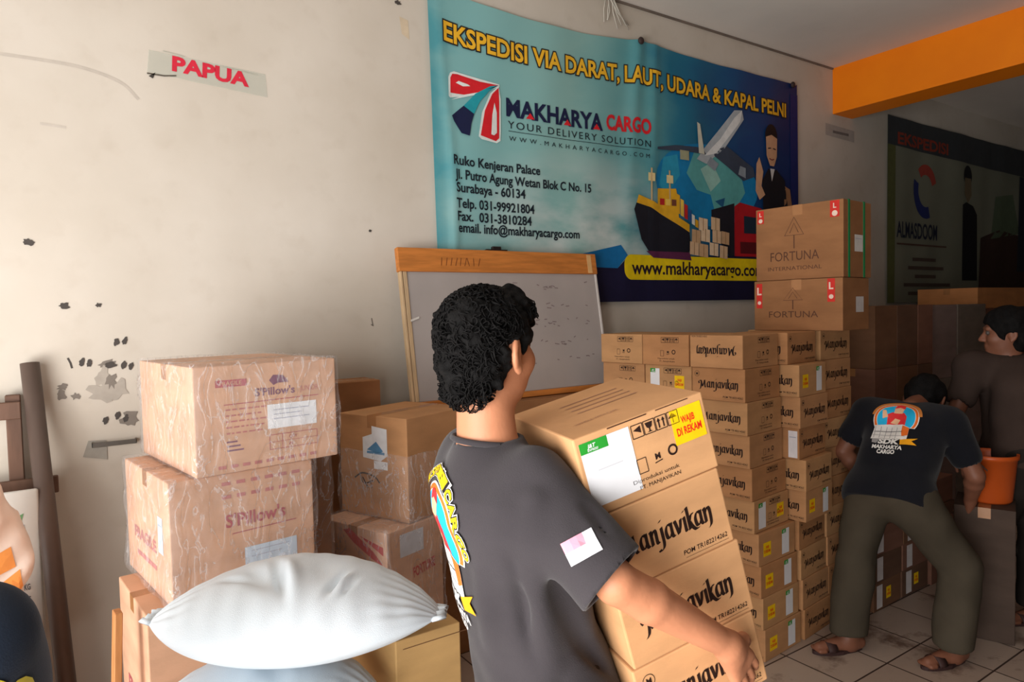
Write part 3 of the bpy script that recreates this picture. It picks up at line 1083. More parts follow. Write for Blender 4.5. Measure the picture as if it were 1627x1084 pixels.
def big_banner():
    t = thing('cargo_banner', 'large teal and blue cargo company banner pinned along the wall above the whiteboard', 'banner', (0, 0, 0))
    grid_sheet('banner_cloth', banner_pt, BU, BV, 150, 60, banner_mat(), t)
    fn = banner_pt
    LF = 0.0013
    B = lambda a, nm, cut=0.025: a.build(nm, lambda x, y, l: fn(x, y, 0.0022 + l), t, cut, LF)
    navy, blk, red, wht = ink(22, 30, 66), ink(24, 34, 44), ink(214, 34, 44), ink(226, 232, 230)
    yel = ink(240, 184, 44)
    a = Art()
    a.text('EKSPEDISI VIA DARAT, LAUT, UDARA & KAPAL PELNI', 0.088, 1.322, 0.098, yel, 0.028, width=2.80, layer=2, outline=(0.085, ink(40, 34, 34)))
    B(a, 'headline_lettering')
    # company emblem: a red and blue 70
    a = Art()
    g = lambda P: [(0.112 + 0.300 * x, 0.855 + 0.318 * y) for x, y in P]
    tip = (0.98, 0.97)
    def tri(P, m, l): a.poly(g(P), m, l)
    tri([(-.02, .90), (.02, .98), (.10, 1.02), (.6, 1.0), (1.0, .99), (1.0, .95), (.5, .72), (.0, .58), (-.03, .6)], wht, 1)
    tri([(.01, .66), (.02, .90), (.06, .97), (.16, .985), (.60, .955), tip, (.55, .77), (.28, .68)], red, 2)
    tri([(.12, .84), (.18, .88), (.36, .86), (.40, .84), (.26, .81)], wht, 3)
    tri([(.28, .68), (.55, .77), tip, (.96, .955), (.5, .72), (.02, .55)], wht, 2)
    tri([tip, (.80, .92), (.50, .74), (.26, .50), (.46, .40), (.58, .62), (.78, .84)], ink(34, 152, 166), 3)
    tri([tip, (.74, .86), (.86, .90)], ink(20, 36, 50), 4)
    tri([(.26, .50), (.46, .40), (.40, .24), (.36, .03), (.20, .05), (.06, .22), (.02, .30)], navy, 3)
    tri([(.98, .96), (.80, .80), (.62, .45), (.54, .05), (.60, .01), (.92, -.01), (1.0, .04), (1.01, .2), (1.02, .75)], wht, 2)
    tri([(.975, .93), (.84, .80), (.68, .50), (.58, .07), (.90, .02), (.97, .08), (.985, .70)], red, 3)
    tri([(.88, .66), (.83, .45), (.80, .12), (.86, .11), (.92, .16), (.925, .50)], wht, 4)
    B(a, 'company_emblem')
    a = Art()
    a.text('MAKHARYA', 0.456, 1.012, 0.098, navy, 0.032, width=0.66, layer=2)
    a.text('CARGO', 1.155, 1.025, 0.090, red, 0.036, width=0.352, layer=2)
    for q in (0.595, 0.850, 1.065):
        a.poly([(q - .02, 1.012), (q + .035, 1.012), (q + .008, 1.046)], red, 3)
    a.text('YOUR DELIVERY SOLUTION', 0.461, 0.945, 0.042, blk, 0.0, width=1.045, spacing=1.25, layer=2)
    a.stroke([(0.465, 0.930), (1.50, 0.930)], 0.003, blk, 1)
    a.text('WWW.MAKHARYACARGO.COM', 0.467, 0.878, 0.026, blk, 0.0, width=1.03, spacing=1.9, layer=2)
    B(a, 'company_lettering')
    a = Art()
    for s, u, v, w in (('Ruko Kenjeran Palace', 0.119, 0.708, 0.54), ('Jl. Putro Agung Wetan Blok C No. 15', 0.125, 0.637, 0.893), ('Surabaya - 60134', 0.130, 0.570, 0.43),
                       ('Telp. 031-99921804', 0.127, 0.490, 0.49), ('Fax.  031-3810284', 0.132, 0.424, 0.465), ('email. info@makharyacargo.com', 0.136, 0.366, 0.79)):
        a.text(s, u, v, 0.050, blk, 0.022, width=w, layer=2)
    B(a, 'address_lettering')
    # lower navy band and yellow web address strip
    a = Art()
    a.poly([(0.95, 0.0), (3.03, 0.0), (3.03, 0.30), (2.6, 0.31), (1.30, 0.27), (1.22, 0.20), (0.95, 0.205)], ink(28, 26, 58), 1)
    a.poly([(0.95, 0.205), (1.22, 0.20), (1.30, 0.28), (1.25, 0.34), (0.95, 0.28)], ink(20, 110, 170), 1)
    a.poly([(2.93, 0.3), (3.03, 0.3), (3.03, 1.5), (2.95, 1.5)], ink(24, 34, 96), 1)
    B(a, 'lower_band')
    a = Art()
    a.rrect(1.27, 0.132, 2.80, 0.285, 0.06, ink(236, 206, 20), 3)
    a.text('www.makharyacargo.com', 1.335, 0.168, 0.085, ink(40, 24, 40), 0.02, width=1.265, layer=4)
    B(a, 'web_address_strip')
    # globe
    a = Art()
    a.disc(2.05, 0.76, 0.50, ink(16, 124, 178), 1, 0.27)
    a.poly([(1.90, 0.97), (2.12, 0.99), (2.36, 0.90), (2.42, 0.74), (2.30, 0.60), (2.10, 0.58), (2.06, 0.70), (1.92, 0.72), (1.82, 0.82)], ink(92, 168, 168), 2)
    a.poly([(1.62, 0.90), (1.74, 0.93), (1.76, 0.80), (1.66, 0.68), (1.58, 0.72)], ink(40, 146, 180), 2)
    a.poly([(1.96, 0.86), (2.08, 0.92), (2.16, 0.80), (2.06, 0.72)], ink(150, 196, 186), 3)
    a.poly([(2.10, 0.66), (2.20, 0.69), (2.18, 0.62)], ink(30, 90, 130), 3)
    B(a, 'globe_picture')
    # aircraft
    a = Art()
    gr, dk = ink(176, 184, 190), ink(58, 70, 88)
    a.poly([(1.92, 0.92), (2.02, 0.90), (2.20, 1.02), (2.40, 1.24), (2.38, 1.30), (2.30, 1.29), (2.14, 1.13), (2.00, 1.00)], gr, 4)
    a.poly([(2.0, 0.95), (2.12, 0.98), (2.36, 1.22), (2.38, 1.30), (2.30, 1.24), (2.16, 1.08)], ink(226, 228, 228), 5)
    a.poly([(1.56, 0.940), (1.80, 0.955), (2.02, 0.96), (1.98, 1.00), (1.72, 0.985), (1.56, 0.955)], dk, 5)
    a.poly([(1.94, 0.96), (2.00, 0.96), (1.955, 1.15), (1.925, 1.16)], ink(214, 214, 196), 6)
    a.poly([(2.06, 0.98), (2.40, 0.82), (2.52, 0.86), (2.50, 0.92), (2.22, 1.04)], dk, 4)
    a.poly([(2.02, 0.90), (2.10, 0.86), (2.14, 0.91), (2.06, 0.95)], ink(140, 150, 160), 6)
    a.poly([(2.34, 0.86), (2.42, 0.84), (2.42, 0.91), (2.36, 0.92)], ink(140, 150, 160), 6)
    a.poly([(1.76, 0.90), (1.84, 0.90), (1.84, 0.96), (1.76, 0.96)], ink(160, 160, 130), 6)
    B(a, 'aircraft_picture')
    # cargo ship
    a = Art()
    hull, oy, rd = ink(28, 30, 40), ink(226, 170, 40), ink(190, 40, 40)
    a.poly([(1.36, 0.56), (1.38, 0.60), (1.50, 0.58), (1.84, 0.44), (1.86, 0.34), (1.80, 0.27), (1.50, 0.29), (1.42, 0.38)], hull, 4)
    a.poly([(1.46, 0.31), (1.52, 0.27), (1.86, 0.26), (1.84, 0.31)], ink(92, 40, 74), 5)
    a.poly([(1.38, 0.60), (1.40, 0.65), (1.52, 0.62), (1.84, 0.49), (1.84, 0.44), (1.50, 0.58)], oy, 5)
    a.poly([(1.56, 0.58), (1.56, 0.70), (1.72, 0.71), (1.74, 0.62), (1.74, 0.53)], oy, 6)
    for k, c in enumerate((oy, ink(236, 196, 80), rd, ink(46, 90, 150), ink(230, 230, 220), oy)):
        a.poly([(1.72 + .035 * k, 0.56 - .016 * k), (1.72 + .035 * k, 0.68 - .03 * k), (1.75 + .035 * k, 0.67 - .03 * k), (1.75 + .035 * k, 0.55 - .016 * k)], c, 7)
    for k in range(3):
        a.rect(1.58 + .05 * k, 0.60, 1.62 + .05 * k, 0.64, (rd, ink(240, 200, 90), ink(120, 70, 50))[k], 7)
    for q in (1.50, 1.66):
        a.rect(q, 0.62, q + .012, 0.82, ink(206, 176, 130), 7)
        a.rect(q - .02, 0.74, q + .035, 0.79, ink(226, 206, 150), 7)
    B(a, 'ship_picture')
    # red truck and dark container
    a = Art()
    a.poly([(2.06, 0.46), (2.06, 0.60), (2.30, 0.66), (2.30, 0.30), (2.24, 0.30)], ink(30, 30, 40), 4)
    a.poly([(2.30, 0.30), (2.30, 0.64), (2.36, 0.67), (2.58, 0.64), (2.62, 0.58), (2.62, 0.30)], ink(176, 26, 36), 5)
    a.poly([(2.40, 0.46), (2.40, 0.58), (2.58, 0.57), (2.58, 0.46)], ink(30, 44, 60), 6)
    a.rect(2.36, 0.32, 2.60, 0.40, ink(90, 18, 26), 6)
    B(a, 'truck_picture')
    a = Art()
    bx = [ink(222, 188, 150), ink(206, 168, 128), ink(232, 204, 170)]
    for k, (u, v) in enumerate(((1.84, .30), (1.93, .29), (2.03, .30), (2.13, .285), (1.86, .38), (1.95, .39), (2.06, .385), (2.15, .38), (1.93, .46), (2.05, .47))):
        a.poly([(u, v), (u + .085, v - .008), (u + .088, v + .075), (u + .002, v + .083)], bx[k % 3], 7)
        a.stroke([(u + .042, v - .002), (u + .044, v + .08)], .006, ink(170, 130, 92), 8)
    B(a, 'parcel_picture')
    # printed salesman with raised thumb
    a = Art()
    sk, bk = ink(206, 160, 126), ink(26, 26, 34)
    a.disc(2.70, 1.16, 0.072, ink(24, 22, 26), 4, 0.085)
    a.poly([(2.635, 1.15), (2.64, 1.02), (2.68, 0.95), (2.73, 0.95), (2.765, 1.02), (2.77, 1.15), (2.70, 1.17)], sk, 5)
    a.poly([(2.60, 0.62), (2.59, 0.84), (2.66, 0.93), (2.70, 0.90), (2.76, 0.93), (2.86, 0.86), (2.90, 0.62)], bk, 5)
    a.poly([(2.68, 0.93), (2.70, 0.84), (2.735, 0.93)], ink(214, 214, 214), 6)
    a.poly([(2.84, 0.62), (2.86, 0.82), (2.92, 0.80), (2.95, 0.62)], ink(150, 110, 80), 5)
    a.poly([(2.52, 0.76), (2.53, 0.95), (2.56, 1.0), (2.58, 0.95), (2.60, 0.90), (2.58, 0.80), (2.62, 0.74), (2.56, 0.70)], sk, 6)
    a.stroke([(2.655, 1.07), (2.69, 1.075)], .008, bk, 6)
    a.stroke([(2.715, 1.075), (2.75, 1.07)], .008, bk, 6)
    a.stroke([(2.67, 1.0), (2.70, 0.992), (2.73, 1.0)], .008, ink(130, 60, 56), 6)
    B(a, 'portrait_picture')
    # pins that hold the top hem
    for u in (0.02, 1.416, 2.97):
        p = banner_pt(u, BV - 0.012, 0.0)
        bm = bmesh.new()
        bmesh.ops.create_uvsphere(bm, u_segments=12, v_segments=8, radius=0.022, matrix=Matrix.Translation((p[0], p[1] - 0.012, p[2])) @ Matrix.Diagonal((1, 0.6, 1, 1)))
        bm_obj('hanging_pin', bm, surf('rusty_pin', srgb(58, 44, 42), 0.6), t, smooth=True)
big_banner()

def banner2_pt(u, v, l):
    w = 0.010 + 0.005 * math.sin(u * 5 + v) + 0.003 * math.sin(u * 13 - v * 2)
    return (5.86 + u, -0.010 - w - l, 1.60 + v)

def far_banner():
    t = thing('second_banner', 'dim grey-green cargo banner on the far wall beyond the orange beam', 'banner', (0, 0, 0))
    m = surf('faded_grey_green_vinyl', srgb(128, 130, 114), 0.6, 0.1, 1.2)
    grid_sheet('banner_cloth', banner2_pt, 3.1, 1.58, 60, 30, m, t)
    B = lambda a, nm: a.build(nm, lambda x, y, l: banner2_pt(x, y, 0.002 + l), t, 0.1, 0.001)
    a = Art()
    a.poly([(0, 1.34), (3.1, 1.30), (3.1, 1.58), (0, 1.58)], ink(58, 62, 66), 1)
    a.poly([(0.0, 0.0), (0.10, 0.0), (0.13, 1.34), (0.0, 1.34)], ink(96, 100, 60), 1)
    a.text('EKSPEDISI', 0.17, 1.36, 0.10, ink(150, 60, 44), 0.03, width=0.9, layer=2)
    B(a, 'top_band')
    a = Art()
    c = (0.66, 1.0)
    arc = lambda a0, a1, r0, r1: [(c[0] + r0 * math.cos(R(t)), c[1] + r0 * 1.15 * math.sin(R(t))) for t in np.linspace(a0, a1, 14)] + [(c[0] + r1 * math.cos(R(t)), c[1] + r1 * 1.15 * math.sin(R(t))) for t in np.linspace(a1, a0, 14)]
    a.poly(arc(20, 130, 0.20, 0.12), ink(170, 70, 58), 2)
    a.poly(arc(160, 290, 0.22, 0.13), ink(40, 50, 110), 2)
    B(a, 'company_emblem')
    a = Art()
    a.text('ALMASDOOM', 0.14, 0.565, 0.14, ink(36, 40, 60), 0.02, width=0.74, layer=2)
    a.rect(0.14, 0.50, 1.05, 0.515, ink(90, 66, 56), 2)
    for k, (x0, x1) in enumerate(((0.42, 0.86), (0.34, 1.0), (0.46, 0.86), (0.26, 1.12), (0.34, 1.0))):
        y = 0.38 - 0.075 * k
        a.stroke([(x0, y), (x1, y)], 0.03, ink(84, 70, 62), 2)
    B(a, 'company_lettering')
    a = Art()
    bk = ink(26, 26, 30)
    a.disc(1.47, 1.20, 0.09, bk, 2, 0.10)
    a.poly([(1.40, 1.18), (1.54, 1.18), (1.55, 1.02), (1.47, 0.94), (1.40, 1.02)], ink(118, 104, 80), 3)
    a.poly([(1.36, 0.92), (1.44, 0.95), (1.58, 0.92), (1.66, 0.84), (1.66, 0.2), (1.36, 0.2)], bk, 3)
    B(a, 'portrait_picture')
    a = Art()
    a.poly([(1.70, 0.05), (1.75, 0.62), (2.2, 0.72), (2.8, 0.66), (3.1, 0.5), (3.1, 0.0)], ink(66, 48, 42), 1)
    a.poly([(2.0, 0.62), (2.1, 1.05), (2.5, 1.1), (2.65, 0.7)], ink(92, 106, 84), 1)
    a.poly([(2.60, 0.3), (2.65, 1.3), (3.1, 1.3), (3.1, 0.3)], ink(44, 50, 62), 2)
    B(a, 'cargo_picture')
far_banner()

# === WHITEBOARD ========================================================
def whiteboard():
    W, H = 1.20, 0.72
    t = thing('whiteboard', 'grey whiteboard with a brown taped top rail leaning under the big banner', 'whiteboard', (1.335, -0.215, 1.192), (-0.16, 0, 0))
    bm = bmesh.new(); bm_box(bm, 0.006, 0, 0, W - 0.004, 0.016, H, 0.002)
    bm_obj('board_panel', bm, surf('dull_grey_whiteboard', srgb(174, 166, 163), 0.35, 0.06, 3, spec=0.4), t)
    wood = surf('brown_taped_wood', srgb(196, 122, 58), 0.5, 0.14, 8, 0.1, 60, stretch=(1, 6, 8))
    pale = surf('pale_batten_wood', srgb(196, 168, 132), 0.6, 0.12, 8, stretch=(8, 8, 1))
    bm = bmesh.new()
    bm_box(bm, -0.004, -0.012, H - 0.105, W + 0.008, 0.022, H + 0.01, 0.004, 2)
    rail = bm_obj('top_rail', bm, wood, t)
    a = Art()
    rg = random.Random(5)
    for k in range(9):
        x = 0.22 + k * 0.026
        a.stroke([(x, H - 0.075), (x + rg.uniform(-.01, .016), H - 0.035)], 0.004, ink(130, 74, 36), 1)
    a.build('scratch_marking', lambda x, y, l: (x, -0.0126 - l, y), rail)
    bm = bmesh.new(); bm_box(bm, W - 0.06, -0.0135, H - 0.100, W - 0.03, -0.0122, H + 0.002)
    bm_obj('tape_end', bm, surf('pale_tape', srgb(226, 180, 122), 0.3), rail)
    bm = bmesh.new()
    bm_box(bm, 0.0, -0.010, 0, 0.012, 0.020, H - 0.105, 0.002); bm_box(bm, 0.016, -0.008, 0, 0.036, 0.020, H - 0.105, 0.002)
    bm_obj('left_rail', bm, pale, t)
    bm = bmesh.new(); bm_box(bm, 0.0, -0.012, -0.03, W, 0.020, 0.0, 0.003)
    bm_obj('bottom_rail', bm, wood, t)
    bm = bmesh.new(); bm_box(bm, W - 0.008, -0.006, 0, W + 0.004, 0.018, H - 0.105, 0.001)
    bm_obj('right_edging', bm, surf('white_edging', srgb(210, 204, 200), 0.4), t)
    bm = bmesh.new()
    bm_box(bm, 0.49, -0.006, H + 0.010, 0.62, 0.018, H + 0.018, 0.002); bm_box(bm, 0.53, -0.004, H + 0.018, 0.585, 0.014, H + 0.034, 0.003)
    bm_obj('metal_clip', bm, surf('dark_metal', srgb(52, 46, 44), 0.4, metal=0.5), t)
    a = Art()
    pk = ink(138, 124, 124)
    for _ in range(60):
        x, y = rg.uniform(0.55, 1.12), 0.05 + 0.1 * rg.randint(1, 5) + rg.uniform(-.02, .02)
        a.stroke([(x, y), (x + rg.uniform(.006, .03), y + rg.uniform(-.008, .008))], 0.005, pk, 1)
    a.build('marker_stain', lambda x, y, l: (x, -0.0008 - l, y), t)
    a = Art(); a.poly([(0.03, 0.385), (0.075, 0.40), (0.075, 0.39), (0.03, 0.375)], ink(214, 210, 204), 2)
    a.build('paper_scrap', lambda x, y, l: (x, -0.010 - l, y), t)
whiteboard()

# === LEFT PILE OF CARTONS ==============================================
RP = ink(176, 84, 92)
RP2 = ink(188, 116, 112)
PURP = ink(126, 80, 104)

def art_pillow_box(w, h):
    a = Art()
    a.rect(w * .14, h * .80, w * .345, h * .865, RP, 1)
    a.text('FRAGILE', w * .24, h * .815, h * .04, M_KRAFT_P, 0.01, align='C', layer=2)
    a.poly([(w * .50, h * .83), (w * .53, h * .88), (w * .60, h * .87), (w * .64, h * .80), (w * .56, h * .80), (w * .53, h * .78)], PURP, 1)
    a.text("S'Pillow's", w * .40, h * .69, h * .075, PURP, 0.02, width=w * .28)
    a.text('JUNIOR', w * .72, h * .70, h * .055, RP2, 0.0, width=w * .14)
    a.stroke([(w * .19, h * .635), (w * .86, h * .645)], h * .008, RP, 1)
    rg = random.Random(11)
    for r_ in range(5):
        y = h * (.58 - .055 * r_)
        x = w * .20
        while x < w * .44:
            q = rg.uniform(.015, .05) * w
            a.rect(x, y, x + q, y + h * .014, RP2, 1)
            x += q + w * .012
    for r_ in range(3):
        a.rect(w * .20, h * (.28 - .04 * r_), w * (.27 + .02 * r_), h * (.295 - .04 * r_), PURP, 1)
    a.frame(w * .49, h * .16, w * .84, h * .30, h * .006, RP, 1)
    a.stroke([(w * .58, h * .16), (w * .58, h * .30)], h * .006, RP, 1)
    a.stroke([(w * .49, h * .23), (w * .84, h * .23)], h * .004, RP, 1)
    a.text('QTY', w * .63, h * .25, h * .03, RP, 0.01)
    a.text('ISI', w * .63, h * .18, h * .03, RP, 0.01)
    for k in range(9):
        a.rect(w * (.14 + .08 * k), h * .045, w * (.19 + .08 * k), h * .075, RP2, 1)
    return a

def art_paper(x0, y0, w, h, col=(238, 240, 244), lines=3):
    a = Art()
    a.rect(x0, y0, x0 + w, y0 + h, ink(*col), 1)
    for k in range(lines):
        y = y0 + h * (0.75 - 0.55 * k / max(1, lines))
        a.rect(x0 + w * .12, y, x0 + w * (.85 - .15 * (k % 2)), y + h * .03, ink(168, 172, 192), 2)
    return a

wA, dA, hA = 0.45, 0.56, 0.323
tA = make_carton('film-wrapped pink-brown carton with a white label, topmost at the left', (0.316, -0.915, 1.137), R(8.5), wA, dA, hA, M_KRAFT_P,
                 prints=[('printed_lettering', 'front', art_pillow_box(wA, hA)), ('paper_label', 'front', art_paper(wA * .48, hA * .36, wA * .36, hA * .235))])
plastic_wrap(tA, wA, dA, hA, 1)

wB, dB, hB = 0.4415, 0.50, 0.369
a = Art()
for r_ in range(2):
    for k in range(6):
        a.rect(wB * (.34 + .10 * k), hB * (.90 - .11 * r_), wB * (.40 + .10 * k), hB * (.93 - .11 * r_), RP2, 1)
a.text("S'Pillow's", wB * .36, hB * .55, hB * .11, RP, 0.02, width=wB * .42)
a.stroke([(wB * .40, hB * .49), (wB * .86, hB * .50)], hB * .008, RP, 1)
b = Art()
b.text('FRAGILE', dB * .2, hB * .35, hB * .10, RP2, 0.03, width=dB * .5)
b.rect(dB * .25, hB * .20, dB * .7, hB * .24, RP2, 1)
tB = make_carton('film-wrapped carton in the left pile, under the topmost wrapped one', (0.243, -0.887, 0.7605), R(8.1), wB, dB, hB, M_KRAFT_P,
                 prints=[('printed_lettering', 'front', a), ('side_lettering', 'left', b),
                         ('paper_label', 'front', art_paper(wB * .48, hB * .18, wB * .38, hB * .17, (206, 222, 238), 2)),
                         ('side_label', 'left', art_paper(dB * .76, hB * .38, dB * .10, hB * .30, (196, 220, 236), 1))])
plastic_wrap(tB, wB, dB, hB, 2, sag=0.011)

wC, dC, hC = 0.49, 0.40, 0.758
b = Art()
b.text('FRAGILE', dC * .25, hC * .55, hC * .08, RP, 0.03, width=dC * .6)
b.rect(dC * .25, hC * .36, dC * .8, hC * .42, RP2, 1)
make_carton('tall pale carton at the bottom left, beside the leaning wood batten', (0.175, -0.885, 0.0), R(6), wC, dC, hC, M_KRAFT_P, prints=[('side_lettering', 'left', b)])

wD, dD, hD = 0.393, 0.377, 0.4055
a = Art()
sw = ink(40, 34, 36)
a.poly([(dD * .36, hD * .58), (dD * .36, hD * .78), (dD * .50, hD * .82), (dD * .50, hD * .90), (dD * .72, hD * .88), (dD * .72, hD * .62), (dD * .62, hD * .56)], ink(228, 230, 234), 1)
a.poly([(dD * .42, hD * .66), (dD * .56, hD * .75), (dD * .66, hD * .66), (dD * .60, hD * .64)], ink(90, 140, 180), 2)
a.rect(dD * .42, hD * .625, dD * .68, hD * .65, ink(90, 140, 180), 2)
a.rect(dD * .52, hD * .48, dD * .72, hD * .56, ink(228, 230, 234), 1)
b = Art()
b.stroke(catmull([(dD * .22, hD * .36), (dD * .34, hD * .42), (dD * .52, hD * .40), (dD * .60, hD * .34)], 5), 0.006, sw, 1)
b.stroke(catmull([(dD * .30, hD * .40), (dD * .36, hD * .32), (dD * .50, hD * .36)], 5), 0.005, sw, 1)
b.stroke([(dD * .34, hD * .38), (dD * .42, hD * .28)], 0.006, sw, 1)
b.stroke([(dD * .44, hD * .40), (dD * .48, hD * .28)], 0.004, sw, 1)
tD = make_carton('square brown carton half wrapped in film with torn white stickers, behind the man', (1.091, -0.678, 0.7945), R(21.7), wD, dD, hD, M_KRAFT, tape='x',
                 prints=[('paper_sticker', 'left', a), ('handwriting', 'left', b)])
plastic_wrap(tD, wD, dD, hD, 3, 0.0, hD * 0.62, 0.009)

wE, dE, hE = 0.30, 0.372, 0.792
a = Art()
a.poly([(dE * .35, hE * .97), (dE * .45, hE * .985), (dE * .80, hE * .90), (dE * .95, hE * .84), (dE * .80, hE * .86), (dE * .50, hE * .92)], ink(190, 66, 62), 1)
a.poly([(dE * .60, hE * .96), (dE * .95, hE * .93), (dE * .95, hE * .89)], ink(190, 66, 62), 1)
b = Art()
b.text('FORTUNE', wE * .45, hE * .74, hE * .05, ink(190, 66, 62), 0.03, width=wE * .4, rot=0.1)
tE = make_carton('red-printed brown carton below the half-wrapped square one', (0.974, -0.729, 0.0), R(19.7), wE, dE, hE, M_KRAFT_P,
                 prints=[('red_print', 'left', a), ('front_lettering', 'front', b), ('paper_label', 'front', art_paper(wE * .22, hE * .86, wE * .42, hE * .11, (206, 210, 220), 0))])
plastic_wrap(tE, wE, dE, hE, 4, 0.3, hE, 0.012)

tG = make_carton('narrow film-wrapped carton standing in the gap right of the left pile', (0.69, -0.60, 0.0), R(8), 0.13, 0.22, 1.085, M_KRAFT_D)
plastic_wrap(tG, 0.13, 0.22, 1.085, 6)
make_carton('added brown carton standing in for brown bounce shading on the wall beside the whiteboard', (0.83, -0.20, 0.0), R(0), 0.36, 0.18, 1.31, M_KRAFT_D)  # added carton, gives the wall's brown bounced shading a body
make_carton('brown carton that the whiteboard stands on', (1.40, -0.30, 0.0), R(0), 0.90, 0.28, 1.16, M_KRAFT_D)

a = Art(); a.stroke([(0.02, .76), (0.23, .76)], .002, INK_SOFT, 1)
make_carton('yellowish kraft carton under the right end of the white sack', (0.665, -1.50, 0.0), R(0), 0.185, 0.36, 0.785, M_KRAFT_Y, prints=[('printed_line', 'front', a)])

t = thing('wood_batten', 'thin orange-brown wood batten leaning at the left side of the pale carton', 'wood batten', (0.06, -0.86, 0.0), (0.0, R(3), R(6)))
bm = bmesh.new(); bm_box(bm, 0, 0, 0, 0.02, 0.045, 0.775, 0.002)
bm_obj('batten', bm, surf('orange_brown_wood', srgb(188, 128, 78), 0.6, 0.15, 8, stretch=(6, 6, 1)), t)

# white rice sacks
def sack(label, loc, yaw, L, W, T, seed, group='white woven sacks', dents=()):
    rg = np.random.default_rng(seed)
    t = thing('sack', label, 'sack', loc, (0, 0, yaw), group)
    nu, nv = 90, 60
    ph = rg.uniform(0, 6.28, 10)
    V, F = [], []
    def pt(u, v, side):
        au, av = abs(u), abs(v)
        taper = 1 - 0.80 * au ** 2.4
        x = u * L / 2 * (1 - 0.03 * av ** 2)
        y = v * W / 2 * taper
        th = (max(0, 1 - au ** 1.9) ** 0.85) * (max(0, 1 - av ** 2.4) ** 0.60)
        z = side * T / 2 * th
        if side < 0:
            z *= 0.75
        sag = -0.012 * (u * u)
        wr = 0.0
        if side > 0:
            for (du, dv, su, sv, am, an) in dents:
                c, s = math.cos(an), math.sin(an)
                a_, b_ = (u - du) * c + (v - dv) * s, -(u - du) * s + (v - dv) * c
                wr -= am * math.exp(-(a_ / su) ** 2 - (b_ / sv) ** 2)
            rad = math.sin(v * 26 + ph[0] + 3 * math.sin(u * 4 + ph[1])) * 0.0035 * max(0, au - 0.55) / 0.45
            rad += math.sin(u * 34 + v * 5 + ph[2]) * 0.0018 * av
            wr += rad * (th > 0.02)
        return (x, y, z + sag + wr * min(1, th * 3))
    for side in (1, -1):
        o = len(V)
        for j in range(nv + 1):
            for i in range(nu + 1):
                V.append(pt(2 * i / nu - 1, 2 * j / nv - 1, side))
        for j in range(nv):
            for i in range(nu):
                a_ = o + j * (nu + 1) + i
                q = (a_, a_ + 1, a_ + nu + 2, a_ + nu + 1)
                F.append(q if side > 0 else q[::-1])
    m = surf('white_woven_plastic', srgb(226, 236, 244), 0.45, 0.01, 6, 0.25, 500, 0.4)
    bm = bmesh.new()
    vs = [bm.verts.new(p) for p in V]
    for f in F:
        bm.faces.new([vs[i] for i in f])
    bmesh.ops.remove_doubles(bm, verts=bm.verts[:], dist=0.0012)
    bm_obj('sack_body', bm, m, t, smooth=True)
    # gathered and sewn ends
    for sgn in (-1, 1):
        e = 0.20 * W / 2
        V, F = [], []
        for k in range(11):
            q = (k - 5) / 5
            zz = 0.004 * math.sin(k * 1.9)
            V += [(sgn * (L / 2 - 0.012), q * e * 1.05, -0.012 + zz), (sgn * (L / 2 + 0.016 + 0.004 * math.cos(k * 2.3)), q * e * 0.75, -0.010 + zz * 1.6)]
        for k in range(10):
            F.append((2 * k, 2 * k + 1, 2 * k + 3, 2 * k + 2))
        o = mesh_obj('sewn_end', V, F, m, t, smooth=True)
        md = o.modifiers.new('thickness', 'SOLIDIFY'); md.thickness = 0.006; md.offset = 0
    return t

sack('plump white woven sack lying on another sack before the wrapped cartons', (0.455, -1.395, 0.886), R(-35), 0.70, 0.46, 0.225, 1,
     dents=((-0.06, -0.20, 0.035, 0.34, 0.026, 0.30), (-0.17, -0.22, 0.09, 0.26, 0.022, 0.45), (-0.34, -0.20, 0.14, 0.06, 0.012, -0.6), (0.02, -0.2, 0.05, 0.34, -0.016, 0.25), (0.34, -0.28, 0.022, 0.20, 0.020, -0.10), (0.385, -0.30, 0.022, 0.20, -0.012, -0.10), (0.43, -0.34, 0.018, 0.16, 0.014, -0.1), (0.20, 0.0, 0.10, 0.4, 0.010, 0.1)))
sack('white woven sack squeezed flat under the plump one', (0.365, -1.43, 0.700), R(-33), 0.56, 0.46, 0.20, 2, dents=((0.1, -0.1, 0.1, 0.3, 0.01, 0.4),))
make_carton('plain carton under the two white sacks', (0.11, -1.48, 0.0), R(-33), 0.44, 0.32, 0.625, M_KRAFT_D)

# === STACK OF BRAND CARTONS ============================================
CW, CD, CH = 0.305, 0.270, 0.1475
ORD = ['topmost', 'second', 'third', 'fourth', 'fifth', 'sixth', 'seventh', 'eighth', 'ninth', 'lowest']
KM = [M_KRAFT, kraft('kraft_board_b', 180, 130, 88), kraft('kraft_board_c', 190, 144, 100)]
ARTS = {}
def cached(key, fn):
    if key not in ARTS:
        ARTS[key] = fn()
    return ARTS[key]

def lab(fw, fh, x):
    a = art_label(fw * x, fh * .10, fw * .20, fh * .78, False)
    return ('shipping_label', a)
def stk(fw, fh, x):
    return ('yellow_sticker', art_sticker(fw * x, fh * .26, fw * .20, fh * .42))

